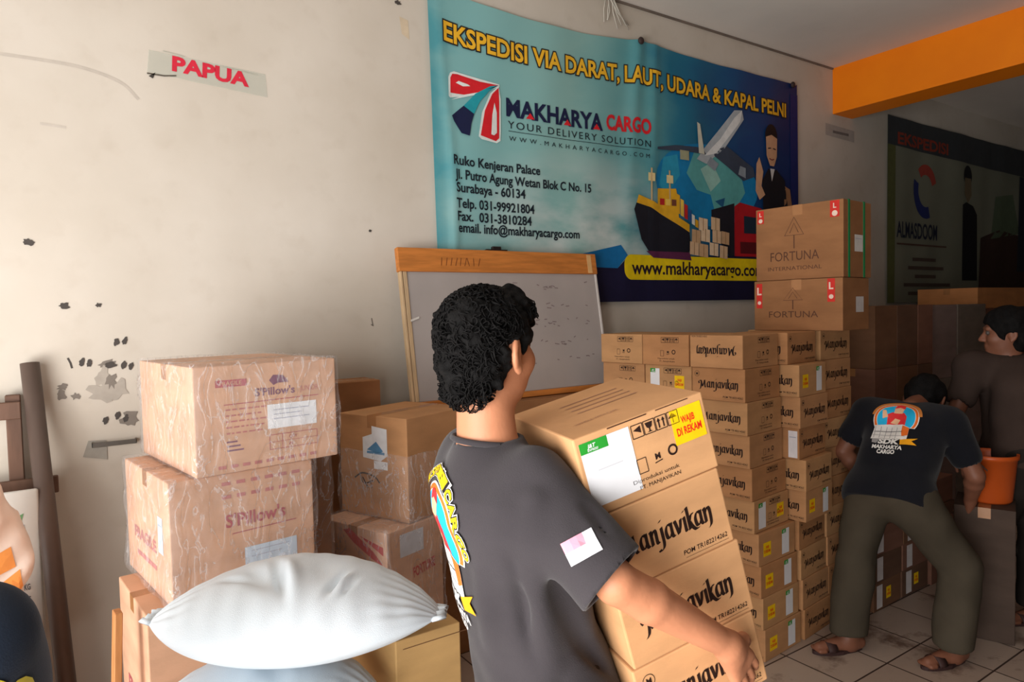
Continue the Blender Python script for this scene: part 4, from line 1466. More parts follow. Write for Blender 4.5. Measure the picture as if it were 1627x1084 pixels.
def brand_carton(label, loc, yaw, left, front, mi, group, w=CW, d=CD):
    prints = []
    for face, kind, fw in (('left', left, d), ('front', front, w)):
        if kind is None:
            continue
        if kind == 'brand':
            prints.append(('brand_lettering', face, cached(('b', fw), lambda: art_brand(fw, CH))))
        elif kind == 'upside':
            prints.append(('brand_lettering', face, cached(('u', fw), lambda: art_brand(fw, CH, True))))
        elif kind == 'icons':
            prints.append(('symbol_print', face, cached(('i', fw), lambda: art_icons(fw, CH))))
        elif kind == 'label':
            prints.append(('symbol_print', face, cached(('i', fw), lambda: art_icons(fw, CH))))
            n, a = lab(fw, CH, .12); prints.append((n, face, a))
            n, a = stk(fw, CH, .64); prints.append((n, face, a))
        elif kind == 'label2':
            n, a = stk(fw, CH, .12); prints.append((n, face, a))
            n, a = lab(fw, CH, .62); prints.append((n, face, a))
        elif kind == 'paper_near':
            prints.append(('paper_strip', face, art_paper(fw * .80, CH * .05, fw * .16, CH * .85, (226, 222, 226), 1)))
        elif kind == 'paper':
            prints.append(('paper_strip', face, art_paper(fw * .55, CH * .05, fw * .3, CH * .85, (226, 222, 226), 1)))
    return make_carton(label, loc, yaw, w - 0.003, d - 0.003, CH - 0.0008, KM[mi % 3], group, prints=prints, tape=None)

def big_stack():
    rg = random.Random(4)
    G = 'brand cartons in the tall stack'
    for r_ in range(10):
        z = 1.475 - CH * (r_ + 1)
        x0 = 2.45 + 0.0138 * r_
        y0 = -1.170
        yaw = R(7.5 + (rg.uniform(-1.2, 1.2)) - (3 if r_ > 5 else 0))
        u = np.array([math.cos(yaw), math.sin(yaw)]); v = np.array([-math.sin(yaw), math.cos(yaw)])
        o = np.array([x0, y0 - (0.012 if r_ > 5 else 0)])
        # column at the corner
        left = 'upside' if r_ == 0 else 'brand'
        front = 'icons' if r_ < 5 else ('label' if r_ == 5 else 'label2')
        desc = {0: 'carton with upside-down brand lettering, topmost at the tall stack\'s near corner', 5: 'carton with white label, sixth down at the tall stack\'s near corner', 9: 'lowest carton at the near corner of the tall stack, on the tiles'}
        brand_carton(desc.get(r_, 'brand carton, %s from the top at the tall stack\'s near corner' % ORD[r_]), (o[0], o[1], z), yaw, left, front, r_, G)
        # two columns behind it towards the wall
        for k, nm in ((1, 'middle'), (2, 'wall')):
            p = o + v * (CD + 0.002) * k + u * rg.uniform(-.004, .004)
            kind = 'label' if (r_ == 1 and k == 1) else 'icons'
            dz = -0.006 if k == 2 else 0.0
            t = 'carton, %s down in the %s column of the tall stack\'s lit side' % (ORD[r_], nm)
            if r_ == 1 and k == 1:
                t = 'carton with courier label, second down in the middle of the stack\'s lit side'
            brand_carton(t, (p[0], p[1], z), yaw, kind, None, r_ + k, G)
        # second column along the front
        p = np.array([x0 + CW + 0.020, -1.165 - {1: .05, 2: .045, 3: .03, 4: .055, 5: .045}.get(r_, .0)])
        ya2 = R(7.0 + rg.uniform(-1, 1))
        front = {1: 'label2', 5: 'label2'}.get(r_, 'brand')
        left = 'paper_near' if r_ == 3 else ('brand' if r_ < 6 else None)
        t = 'carton, %s down in the second front column of the tall stack' % ORD[r_]
        if r_ == 1: t = 'carton with white label, second down in the tall stack\'s second front column'
        brand_carton(t, (p[0], p[1], z), ya2, left, front, r_ + 1, G, w=0.275)
        # third column, further into the shade
        p = np.array([3.085 + 0.008 * r_, -1.135])
        brand_carton('shaded carton, %s down in the third column of the tall stack, farthest right' % ORD[r_], (p[0], p[1], z), R(5 + rg.uniform(-1, 1)), None, 'brand', r_ + 2, G, w=0.30, d=0.40)
big_stack()

def art_fortuna(fw, fh, small=False):
    a = Art()
    m = ink(88, 54, 36)
    cx = fw * .46
    a.stroke([(cx - fw * .11, fh * .60), (cx + fw * .11, fh * .60), (cx, fh * .84)], fh * .012, m, 1, closed=True)
    a.stroke([(cx - fw * .05, fh * .63), (cx, fh * .76), (cx + fw * .05, fh * .63)], fh * .010, m, 1)
    a.rect(cx - fw * .006, fh * .42, cx + fw * .006, fh * .60, m, 1)
    a.text('FORTUNA', cx, fh * .26, fh * .13, m, 0.0, align='C', width=fw * .56)
    if not small:
        a.text('INTERNATIONAL', cx, fh * .13, fh * .055, m, 0.0, align='C', width=fw * .62)
    return a
def art_corner(x0, y0, w, h):
    a = Art()
    a.rect(x0, y0, x0 + w, y0 + h, ink(204, 44, 34), 1)
    a.disc(x0 + w / 2, y0 + h * .22, w * .3, ink(232, 206, 190), 2)
    a.text('L', x0 + w * .5, y0 + h * .55, h * .3, ink(232, 206, 190), 0.03, align='C', layer=2)
    return a
def straps(w, d, h, t):
    g = surf('green_strapping', srgb(30, 140, 84), 0.4, 0.05)
    for x in (w * .16, w * .70):
        bm = bmesh.new()
        bm_box(bm, x, -0.0016, 0, x + 0.018, -0.0002, h + 0.0016)
        bm_box(bm, x, -0.0016, h, x + 0.018, d + 0.0016, h + 0.0016)
        bm_obj('green_strap', bm, g, t)
wF, dF, hF = 0.30, 0.445, 0.365
tF = make_carton('big brown carton with green straps and red corner labels, on top of the tall stack', (3.065, -1.265, 1.475 + 0.252), R(6), wF, dF, hF, M_KRAFT_D,
                 prints=[('printed_lettering', 'left', art_fortuna(dF, hF)), ('red_corner_label', 'left', art_corner(dF * .86, hF * .78, dF * .10, hF * .21)), ('red_corner_label', 'left', art_corner(dF * .02, hF * .80, dF * .08, hF * .18)),
                         ('paper_label', 'front', art_paper(wF * .38, hF * .34, wF * .30, hF * .22, (222, 220, 216), 1))])
straps(wF, dF, hF, tF)
tF2 = make_carton('big brown carton squeezed between the strapped one and the tall stack', (3.05, -1.27, 1.475), R(7.5), wF, dF, 0.25, M_KRAFT_D,
                  prints=[('printed_lettering', 'left', art_fortuna(dF, 0.25, True)), ('red_corner_label', 'left', art_corner(dF * .84, .25 * .55, dF * .08, .25 * .44)), ('red_corner_label', 'left', art_corner(dF * .03, .25 * .45, dF * .07, .25 * .5)),
                          ('paper_label', 'front', art_paper(wF * .48, .25 * .34, wF * .30, .25 * .30, (210, 206, 206), 0))])

# === THE BACK OF THE ROOM ==============================================
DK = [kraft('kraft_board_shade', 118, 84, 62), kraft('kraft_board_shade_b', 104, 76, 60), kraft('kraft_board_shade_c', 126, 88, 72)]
rg = random.Random(8)
def lowpile():
    k = 0
    names = ['nearest', 'middle', 'farthest']
    for c, x in enumerate((3.44, 3.74, 4.04)):
        for r_ in range(4):
            z = CH * r_
            pr = []
            if r_ in (0, 1, 2) and not (c == 2):
                pr = [('shipping_label', 'front', art_paper(.285 * (.15 if c else .1), CH * .08, .06, CH * .82, (214, 206, 204), 0))]
                if r_ == 0:
                    pr.append(('yellow_sticker', 'front', art_sticker(.285 * .45, CH * .3, .05, CH * .42)))
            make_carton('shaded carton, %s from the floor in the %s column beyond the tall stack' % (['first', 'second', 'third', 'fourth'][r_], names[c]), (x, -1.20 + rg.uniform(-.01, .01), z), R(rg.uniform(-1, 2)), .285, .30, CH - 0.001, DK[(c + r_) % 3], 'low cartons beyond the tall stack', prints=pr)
lowpile()

def tallcolumns():
    cols = ['left', 'middle', 'right']
    for c, (x, w) in enumerate(((4.21, .265), (4.48, .26), (4.745, .20))):
        for r_ in range(4):
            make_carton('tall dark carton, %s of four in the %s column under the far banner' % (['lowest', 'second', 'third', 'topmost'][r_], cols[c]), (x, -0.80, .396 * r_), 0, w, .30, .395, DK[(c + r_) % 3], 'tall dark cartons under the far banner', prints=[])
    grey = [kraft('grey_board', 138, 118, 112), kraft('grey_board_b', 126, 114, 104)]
    for c, x in enumerate((5.02, 5.50)):
        for r_ in range(3):
            pr = []
            if r_ == 1 and c == 0:
                pr = [('paper_label', 'front', art_paper(.12, .30, .14, .10, (190, 176, 156), 0))]
            make_carton('dusty grey carton, %s in the %s grey column under the far banner' % (['lowest', 'middle', 'topmost'][r_], ['left', 'right'][c]), (x, -0.72, .526 * r_), 0, .46, .40, .525, grey[(c + r_) % 2], 'dusty grey cartons', prints=pr)
    for r_ in range(3):
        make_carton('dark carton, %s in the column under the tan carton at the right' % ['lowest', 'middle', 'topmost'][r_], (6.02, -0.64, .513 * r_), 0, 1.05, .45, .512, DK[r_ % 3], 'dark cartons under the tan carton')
    make_carton('wide tan carton on top of dark ones behind the standing man', (6.02, -0.64, 1.54), 0, 1.05, .45, .165, kraft('tan_board', 196, 134, 84))
tallcolumns()

make_carton('grey-brown upright carton with a white label, carrying the orange bucket', (3.615, -1.765, 0), R(20), .27, .24, .63, kraft('grey_brown_board', 76, 62, 54), prints=[('paper_label', 'front', art_paper(.14, .36, .06, .10, (196, 188, 180), 1))])

def bucket():
    t = thing('bucket', 'orange plastic bucket on the upright carton before the standing man', 'bucket', (3.735, -1.610, 0.6312))
    m = surf('orange_plastic', srgb(196, 84, 28), 0.4, 0.05, 6, spec=0.5)
    prof = [(0.0, 0.0), (0.088, 0.0), (0.094, 0.01), (0.112, 0.21), (0.120, 0.212), (0.120, 0.232), (0.110, 0.232), (0.107, 0.215), (0.086, 0.02), (0.0, 0.02)]
    V, F = [], []
    n = 32
    for r_, z in prof:
        for k in range(n):
            V.append((r_ * math.cos(2 * math.pi * k / n), r_ * math.sin(2 * math.pi * k / n), z))
    for i in range(len(prof) - 1):
        for k in range(n):
            k2 = (k + 1) % n
            F.append((i * n + k, i * n + k2, (i + 1) * n + k2, (i + 1) * n + k))
    mesh_obj('bucket_body', V, F, m, t, smooth=True)
    pts = [(0.121 * math.cos(a_), 0.121 * math.sin(a_) * 0.35 - 0.11 * math.sin(a_) * 0.9, 0.205 - 0.075 * math.sin(a_)) for a_ in np.linspace(0, math.pi, 20)]
    V, F = tube(pts, 0.003, 6)
    mesh_obj('wire_handle', V, F, surf('grey_wire', srgb(120, 116, 112), 0.4, metal=0.6), t, smooth=True)
bucket()

# === LEFT EDGE: POLE, FRAME, BAGS ======================================
def pole():
    t = thing('iron_pole', 'long dark brown iron pole leaning against the wall at the left', 'pole', (0, 0, 0))
    V, F = tube([(-0.008, -0.30, 0.0), (-0.088, -0.045, 1.455)], 0.030, 20)
    m = surf('rusty_brown_iron', srgb(94, 78, 70), 0.5, 0.22, 7, 0.1, 50, 0.4, stretch=(1, 1, 0.3))
    o = mesh_obj('tube', V, F, m, t)
    for p in o.data.polygons:
        p.use_smooth = len(p.vertices) == 4
pole()

def wood_rack():
    t = thing('wooden_rack', 'dark brown wooden rack leaning on the wall at the left edge', 'rack', (-0.62, -0.062, 0.0), (0, 0, 0))
    m = surf('dark_brown_wood', srgb(100, 74, 60), 0.6, 0.15, 6, stretch=(6, 6, 1))
    for x in (0.0, 0.455):
        bm = bmesh.new(); bm_box(bm, x, 0, 0, x + 0.045, 0.035, 1.345, 0.003)
        bm_obj('upright', bm, m, t)
    for z in (0.98, 0.45, 1.26):
        bm = bmesh.new()
        bm_box(bm, -0.03, -0.02, z, 0.60 if z == 0.98 else 0.50, -0.001, z + 0.062, 0.003)
        bm_obj('crossbar', bm, m, t)
wood_rack()

def lumpy_bag(name, label, cat, loc, rx, ry, h, mats, seed, prints=None):
    t = thing(name, label, cat, loc)
    s = Sculpt()
    s.loft([((0, 0, 0.0), rx * .9, ry * .9), ((0, 0, h * .3), rx, ry), ((0, 0, h * .7), rx * .9, ry * .9), ((0.0, 0, h * .93), rx * .5, ry * .6), ((0, 0, h), rx * .35, ry * .5)], (1, 0, 0), (0, 1, 0))
    s.noise(0.012, 22, seed).crease([(-rx, -ry, h * .6), (rx * .3, -ry, h * .2)], 0.02, 0.01)
    s.build('bag_body', 0.009, mats[0], t)
    return t
tb = lumpy_bag('plastic_bag', 'pale pink plastic bag with orange patches at the left edge', 'bag', (-0.235, -0.46, 0.70), 0.13, 0.12, 0.44, [surf('pale_pink_film', srgb(226, 206, 192), 0.35, 0.05, 8, spec=0.5)], 1)
orng = surf('orange_print', srgb(222, 142, 72), 0.4, 0.08)
a = Art()
for P in ([(.0, .20), (.09, .23), (.10, .17), (.02, .15)], [(.06, .13), (.11, .16), (.12, .02), (.09, .0)]):
    a.poly([(p[0], p[1]) for p in P], orng, 1)
bpy.context.view_layer.update()
project_art(a, 'orange_patches', [tb.children[0]], (0, -0.5, 0), (1, 0, 0), (0, 0, 1), (0.0, 1, 0), tb, 0.015, 0.001)
make_carton('plain carton that the pale pink bag stands on', (-0.48, -0.60, 0.0), 0, 0.36, 0.28, 0.695, M_KRAFT_D)
def poster_sack():
    t = thing('flat_sack', 'flat white printed sack hanging behind the iron pole', 'sack', (-0.265, -0.135, 0.50), (0.05, 0, 0))
    bm = bmesh.new(); bm_box(bm, 0, 0, 0, 0.185, 0.018, 0.52, 0.008, 3)
    bm_obj('sack_body', bm, surf('white_sack_fabric', srgb(222, 220, 214), 0.6, 0.05, 9), t, smooth=True)
    a = Art()
    for k in range(6):
        a.text('42 KG', 0.13, 0.30 - 0.045 * k, 0.022, ink(90, 92, 100), 0.02, align='C', width=0.035)
    a.poly([(0.06, 0.34), (0.14, 0.40), (0.15, 0.30), (0.09, 0.22)], ink(150, 176, 190), 1)
    a.poly([(0.10, 0.42), (0.14, 0.44), (0.13, 0.40)], ink(120, 170, 120), 1)
    a.build('printed_marks', lambda x, y, l: (x, -0.001 - l, y), t)
poster_sack()

# ceiling corner cobweb
def cobweb():
    V, F = [], []
    acc = (V, F)
    rg = random.Random(2)
    for k in range(9):
        x0 = 2.72 + rg.uniform(0, .05)
        x1 = 2.74 + rg.uniform(-.03, .18)
        add_vf(acc, tube([(x0, -0.03 - rg.uniform(0, .02), 3.42), ((x0 + x1) / 2 + rg.uniform(-.02, .02), -0.03, 3.34), (x1, -0.026, 3.25 + rg.uniform(0, .05))], 0.0035, 5))
    m = surf('dusty_cobweb', srgb(196, 190, 178), 0.9, 0.05)
    o = mesh_obj('cobweb', V, F, m, smooth=True)
    tag(o, 'dusty pale cobweb strands between ceiling and the top edge of the big banner', 'cobweb', kind='stuff')
cobweb()
def vec(*a):
    return np.array(a, float)

# === CARRIED CARTONS ===================================================
def carried():
    W, D, H = 0.285, 0.33, 0.154
    yaw, tl = -14.0, 14.5
    u = vec(math.cos(R(yaw)), math.sin(R(yaw)), 0)
    ut = u * math.cos(R(tl)) + vec(0, 0, 1) * math.sin(R(tl))
    un = -u * math.sin(R(tl)) + vec(0, 0, 1) * math.cos(R(tl))
    o = vec(0.798, -2.108, 1.217)
    poses = []
    for k, (nm, sl) in enumerate((('top', 0.0), ('second', -0.004), ('third', 0.004), ('bottom', -0.002))):
        poses.append((tuple(o - un * (H + 0.0012) * k + ut * sl), yaw, tl, nm))
    labels = ['tilted carton with courier label and yellow sticker, topmost in the carrying man\'s arms',
              'tilted brand carton held by the man, directly under the labelled one',
              'tilted brand carton crossed by the man\'s bare forearm, third from the top',
              'lowest carton in the carrying man\'s arms, gripped by his hand']
    for (loc, yaw, tilt, nm), lb in zip(poses, labels):
        pr = []
        if nm == 'top':
            pr.append(('symbol_print', 'front', art_icons(W, H)))
            pr.append(('courier_label', 'front', art_label(W * 0.03, H * 0.12, W * 0.37, H * 0.80)))
            pr.append(('yellow_sticker', 'front', art_sticker(W * 0.715, H * 0.46, W * 0.25, H * 0.45)))
            a = Art(); a.stroke([(W * .25, H * .985), (W * .55, H * .985)], .0022, ink(70, 40, 26), 1); a.stroke([(W * .62, H * .985), (W * .88, H * .985)], .0018, ink(70, 40, 26), 1)
            pr.append(('flap_gap', 'front', a))
            a = Art()
            sh = ink(176, 128, 98)
            a.text('HANDLE WITH CARE', W * .16, D * .22, .012, sh, width=W * .34, rot=0.05)
            for k in range(4):
                a.rect(W * .30, D * (.45 + .09 * k), W * .80, D * (.455 + .09 * k) + .004, sh, 1)
            pr.append(('top_print', 'top', a))
        else:
            pr.append(('brand_lettering', 'front', art_brand(W, H)))
        make_carton(lb, loc, R(yaw), W, D, H, kraft('kraft_board_light', 208, 158, 112), 'cartons carried by the man in front', tilt=R(tilt), prints=pr, tape=None)
carried()

# === PEOPLE ============================================================

def head_sculpt(s, c, f, up=None, sc=1.0, jaw=True):
    """head with nose, brow, lips, chin and ears around centre c, facing f"""
    f = U(f); up = U(up if up is not None else (0, 0, 1)); f = U(f - up * (f @ up)); r = np.cross(f, up)
    ax = (f, r, up)
    p = lambda a, b, z: c + (f * a + r * b + up * z) * sc
    s.ell(p(-.008, 0, .025), vec(.094, .076, .095) * sc, ax, 0.02)
    s.ell(p(.030, 0, -.045), vec(.062, .060, .070) * sc, ax, 0.03)
    s.cone(p(.070, 0, -.092), p(.060, 0, -.070), .020 * sc, .026 * sc, 0.02)
    s.cone(p(.086, 0, .015), p(.108, 0, -.022), .009 * sc, .013 * sc, 0.012)
    s.cone(p(.100, -.012, -.026), p(.100, .012, -.026), .008 * sc, .008 * sc, 0.008)
    s.cone(p(.080, -.032, .032), p(.084, .032, .032), .011 * sc, .011 * sc, 0.014)
    s.cone(p(.088, -.018, -.052), p(.088, .018, -.052), .0075 * sc, .0075 * sc, 0.008)
    s.cone(p(.086, -.015, -.064), p(.086, .015, -.064), .008 * sc, .008 * sc, 0.008)
    for k in (-1, 1):
        s.ell(p(.055, .042 * k, -.020), vec(.030, .022, .026) * sc, ax, 0.02)
        s.ell(p(.086, .030 * k, .012), vec(.012, .015, .009) * sc, ax, 0.008, op='-')
        # ear: rim, lobe and hollow
        e = p(-.014, .082 * k, .000)
        s.ell(e, vec(.022, .009, .034) * sc, (U(f - r * 0.55 * k), U(r * k + f * 0.55), up), 0.006)
        s.ell(e + (f * .006 - up * .030) * sc, vec(.009, .007, .012) * sc, ax, 0.006)
        s.ell(e + (r * k * .010 + f * .004) * sc, vec(.010, .006, .018) * sc, ax, 0.004, op='-')
    return ax

def eyes(t, c, ax, sc=1.0):
    f, r, up = ax
    for k in (-1, 1):
        o = c + (f * .080 + r * .030 * k + up * .012) * sc
        bm = bmesh.new()
        bmesh.ops.create_uvsphere(bm, u_segments=12, v_segments=8, radius=.0115 * sc, matrix=Matrix.Translation(o))
        bm_obj('eye', bm, M_EYE, t, smooth=True)

def arm_sculpt(s, sh, el, wr, r=(.050, .041, .037, .0255)):
    sh, el, wr = map(lambda v: np.asarray(v, float), (sh, el, wr))
    m = el + (wr - el) * 0.28
    s.cone(sh, el, r[0], r[1] * .96, 0.02)
    s.cone(el, m, r[1] * .96, r[1], 0.008)
    s.cone(m, wr, r[1], r[3], 0.008)

def hand_sculpt(s, wr, d, back, curl=(0.4, 0.5, 0.4), sc=1.0, thumb_side=1, spread=0.06, thumb_out=0.7):
    """palm, four bent fingers of unequal length and an opposed thumb.
    d: direction the hand points, back: outward normal of the back of the hand"""
    d = U(d); back = U(back - d * (np.asarray(back) @ d)); side = np.cross(d, back) * thumb_side
    wr = np.asarray(wr, float)
    k0 = wr + d * .085 * sc
    s.cone(wr, wr + d * .025 * sc, .024 * sc, .024 * sc, 0.015)
    for q, ln in ((.028, .98), (.010, 1.0), (-.010, .97), (-.027, .90)):
        s.cone(wr + d * .012 * sc + side * q * .55 * sc, wr + d * .082 * ln * sc + side * q * sc, .014 * sc, .0115 * sc, 0.016)
    lens = ((.030, .040, .024, .021), (.010, .045, .028, .022), (-.010, .041, .026, .021), (-.028, .033, .020, .018))
    for i, (q, a, b, c) in enumerate(lens):
        base = wr + d * (.084, .087, .083, .075)[i] * sc + side * q * sc
        dirv = U(d + side * q / .03 * spread)
        n = -back
        def bend(v, ang):
            return U(v * math.cos(ang) + U(n - v * (n @ v)) * math.sin(ang))
        v1 = bend(dirv, curl[0]); p1 = base + v1 * a * sc
        v2 = bend(v1, curl[1]); p2 = p1 + v2 * b * sc
        v3 = bend(v2, curl[2]); p3 = p2 + v3 * c * sc
        rr = (.0098, .0090, .0082, .0070) if i < 3 else (.0086, .0080, .0072, .0062)
        s.chain([base, p1, p2, p3], [x * sc for x in rr], 0.003)
    tb = wr + d * .022 * sc + side * .020 * sc
    t1 = tb + U(d * .75 + side * thumb_out - back * 0.2) * .040 * sc
    t2 = t1 + U(d + side * .25 - back * .3) * .032 * sc
    t3 = t2 + U(d + side * .05 - back * .4) * .024 * sc
    s.chain([tb, t1, t2, t3], [.015 * sc, .0115 * sc, .0100 * sc, .0080 * sc], 0.006)

def leg_sculpt(s, hip, kn, an, r=(.078, .054, .054, .034), cloth=0.0):
    hip, kn, an = map(lambda v: np.asarray(v, float), (hip, kn, an))
    s.cone(hip, kn, r[0] + cloth, r[1] + cloth, 0.03)
    m = kn + (an - kn) * .3
    s.cone(kn, m, r[1] + cloth, r[2] + cloth, 0.02)
    s.cone(m, an, r[2] + cloth, r[3] + cloth * 1.6, 0.02)

def foot_sculpt(s, an, d, L=0.24):
    d = U(vec(d[0], d[1], 0)); an = np.asarray(an, float)
    g = vec(an[0], an[1], 0.034)
    s.cone(g - d * .045, g + d * .02, .032, .036, 0.02)
    s.cone(g + d * .02, vec(*(g + d * (L - .09))[:2], .026), .036, .024, 0.02)
    s.cone(an, g, .034, .034, 0.03)
    sd = vec(-d[1], d[0], 0)
    for i, q in enumerate((-.026, -.012, .002, .015, .027)):
        o = g + d * (L - .10) + sd * q; o[2] = .020
        s.cone(o, o + d * (.030 - .002 * abs(i - 1)), .012, .010, 0.004)

def sandal(t, an, d, mat, L=0.25):
    d = U(vec(d[0], d[1], 0)); sd = vec(-d[1], d[0], 0)
    c = vec(an[0], an[1], 0)
    pts = []
    for k in range(28):
        a_ = 2 * math.pi * k / 28
        x = math.cos(a_) * L / 2 + L / 2 - .065
        w = .043 if math.cos(a_) > 0 else .036
        pts.append(c + d * x + sd * math.sin(a_) * w)
    V = [(p[0], p[1], 0.0) for p in pts] + [(p[0], p[1], 0.016) for p in pts]
    n = len(pts)
    F = [tuple(range(n))[::-1], tuple(range(n, 2 * n))] + [(i, (i + 1) % n, n + (i + 1) % n, n + i) for i in range(n)]
    o = mesh_obj('sandal_sole', V, F, mat, t)
    P = [c + d * (L * .42) + sd * .042 * math.cos(q) + vec(0, 0, .014 + .040 * math.sin(q)) for q in np.linspace(0, math.pi, 12)]
    V, F = [], []
    for p in P:
        V += [p - d * .022, p + d * .022]
    V = [tuple(v) for v in V]
    for i in range(len(P) - 1):
        F.append((2 * i, 2 * i + 1, 2 * i + 3, 2 * i + 2))
    st = mesh_obj('sandal_strap', V, F, mat, t, smooth=True)
    md = st.modifiers.new('thickness', 'SOLIDIFY'); md.thickness = 0.005; md.offset = 1

def curls(V, F, c, ax, radii, count, seed, filt, ln=0.024, rad=0.0016):
    """short curled locks rooted on the hair surface"""
    rg = np.random.default_rng(seed)
    f, r, up = ax
    acc = (V, F)
    made = 0
    while made < count:
        n = rg.normal(size=3); n /= np.linalg.norm(n)
        if not filt(n):
            continue
        made += 1
        N = U(f * n[0] + r * n[1] + up * n[2])
        p = c + f * n[0] * radii[0] + r * n[1] * radii[1] + up * n[2] * radii[2]
        t1 = U(np.cross(N, rg.normal(size=3))); t2 = np.cross(N, t1)
        tw = rg.uniform(0.006, 0.012); L = ln * rg.uniform(.7, 1.3)
        pts = []
        drop = -up * 0.012
        for q in np.linspace(0, 1, 8):
            a_ = q * 4.4
            pts.append(p + t1 * (math.sin(a_) * tw) + t2 * ((1 - math.cos(a_)) * tw - tw * .5) + N * (-.006 + math.sin(q * math.pi) * .013) + drop * q * q + U(t1 - up * .6) * L * q * .35)
        add_vf(acc, tube(pts, [rad * (1.2 - .8 * q) for q in np.linspace(0, 1, 8)], 5, False))

# --- the man in front, carrying cartons --------------------------------
def man_front():
    t = thing('person', 'man in faded black printed T-shirt seen from behind, carrying tilted cartons', 'person', (0.74, -1.92, 0.0))
    inv = vec(0.74, -1.92, 0.0)
    def loc(p):
        return np.asarray(p, float) - inv
    hc = loc((0.716, -1.894, 1.520))
    hf = U(vec(math.sin(R(73)), math.cos(R(73)), -0.02))
    tf = U(vec(math.sin(R(100)), math.cos(R(100)), 0)); tr = U(vec(tf[1], -tf[0], 0))
    neck0 = loc((0.705, -1.898, 1.330))
    shR, shL = loc((0.722, -2.045, 1.278)), loc((0.735, -1.755, 1.285))
    elR, wrR = loc((0.772, -2.195, 1.135)), loc((1.010, -2.236, .972))
    elL, wrL = loc((0.83, -1.640, 1.10)), loc((1.00, -1.735, 0.93))
    pel = loc((0.805, -1.925, 0.86))
    hipR, hipL = pel + tr * .085, pel - tr * .085
    anR, anL = loc((0.80, -2.06, 0.085)), loc((0.93, -1.80, 0.085))
    knR, knL = loc((0.85, -2.035, 0.47)), loc((0.94, -1.80, 0.48))
    s = Sculpt()
    rows = [(pel + vec(-.0, 0, -.06), .15, .10), (pel + vec(-.01, 0, .08), .135, .085), (loc((.765, -1.915, 1.05)), .145, .095), (loc((.73, -1.908, 1.20)), .155, .095), (loc((.712, -1.90, 1.29)), .13, .07), (loc((.707, -1.898, 1.335)), .06, .05)]
    s.loft(rows, tr, tf, 0.03)
    s.chain([neck0, hc + vec(0, 0, -.07) - hf * .018], [.062, .054], 0.03)
    ax = head_sculpt(s, hc, hf)
    arm_sculpt(s, shR, elR, wrR, (.046, .038, .036, .0245))
    arm_sculpt(s, shL, elL, wrL, (.050, .043, .040, .027))
    hand_sculpt(s, wrR, U(vec(.62, .10, -.75)), U(vec(-.10, -.95, .22)), (0.10, 0.25, 0.25), 1.0, thumb_side=-1, thumb_out=.55)
    hand_sculpt(s, wrL, U(vec(.45, -.35, -.80)), U(vec(.30, .92, .1)), (0.3, 0.5, 0.4), 1.0, thumb_side=1)
    leg_sculpt(s, hipR, knR, anR); leg_sculpt(s, hipL, knL, anL)
    foot_sculpt(s, anR, tf); foot_sculpt(s, anL, tf)
    s.build('body', 0.0046, M_SKIN, t)
    eyes(t, hc, ax)
    # hair: thick and curly, longer at the nape
    f, r, up = ax
    p = lambda a, b, z: hc + f * a + r * b + up * z
    h = Sculpt()
    h.ell(p(-.014, 0, .045), (.100, .083, .088), ax, 0.02)
    h.ell(p(-.048, 0, .000), (.064, .075, .078), ax, 0.03)
    h.ell(p(-.064, 0, -.052), (.034, .052, .036), ax, 0.03)
    h.ell(p(-.062, -.040, -.074), (.030, .030, .024), ax, 0.02)
    h.ell(p(.050, .014, .085), (.052, .056, .034), ax, 0.03)
    h.ell(p(-.020, .052, .030), (.055, .034, .060), ax, 0.02)
    h.ell(p(-.020, -.052, .030), (.055, .034, .060), ax, 0.02)
    h.cone(p(-.034, .062, .0), p(-.042, .056, -.050), .016, .010, 0.015)
    h.ell(p(.085, 0, -.02), (.055, .12, .075), ax, 0.012, op='-')
    h.ell(p(-.002, .088, -.008), (.026, .034, .040), ax, 0.006, op='-')
    h.noise(0.0055, 95, 4, 3)
    hair = h.build('hair', 0.0038, M_HAIR, t)
    V, F = [], []
    back = lambda n: n[0] < 0.45 and n[2] > -0.75 and not (n[0] > -0.15 and n[2] < 0.12)
    curls(V, F, p(-.018, 0, .045), ax, (.099, .083, .088), 760, 3, back)
    curls(V, F, p(-.046, 0, -.005), ax, (.062, .074, .074), 420, 8, lambda n: n[0] < 0.1 and abs(n[2]) < 0.75 and not (n[0] > -.2 and n[2] < 0.1))
    curls(V, F, p(.045, .012, .080), ax, (.052, .056, .036), 160, 9, lambda n: n[2] > -.1)
    curls(V, F, p(-.066, 0, -.055), ax, (.036, .056, .042), 240, 5, lambda n: n[0] < 0.3 and n[2] < 0.4, 0.03)
    mesh_obj('curls', V, F, M_HAIR, hair, smooth=True)
    # T-shirt
    g = Sculpt()
    rows = [(loc((.818, -1.932, .72)), .196, .142), (loc((.810, -1.930, .84)), .190, .138), (loc((.785, -1.92, .97)), .172, .126), (loc((.752, -1.912, 1.10)), .178, .128), (loc((.722, -1.905, 1.20)), .180, .120), (loc((.710, -1.90, 1.255)), .158, .104), (loc((.706, -1.899, 1.305)), .112, .084), (loc((.705, -1.897, 1.345)), .072, .070)]
    g.loft(rows, tr, tf, 0.03, 2.15)
    hemR = shR + (elR - shR) * .93
    hemL = shL + (elL - shL) * .90
    g.cone(shR + tr * -.02, hemR + (hemR - shR) * .12, .070, .074, 0.05)
    g.cone(shL + tr * .02, hemL, .070, .074, 0.05)
    # folds
    sp = lambda x, y, z: loc((x, y, z))
    g.noise(0.0035, 26, 9, 2)
    g.crease([sp(.70, -2.07, 1.27), sp(.67, -2.05, 1.16), sp(.70, -2.04, 1.02), sp(.74, -2.05, .92)], .022, .014)
    g.crease([sp(.68, -2.09, 1.27), sp(.69, -2.08, 1.10), sp(.73, -2.06, .95)], .020, -.014)
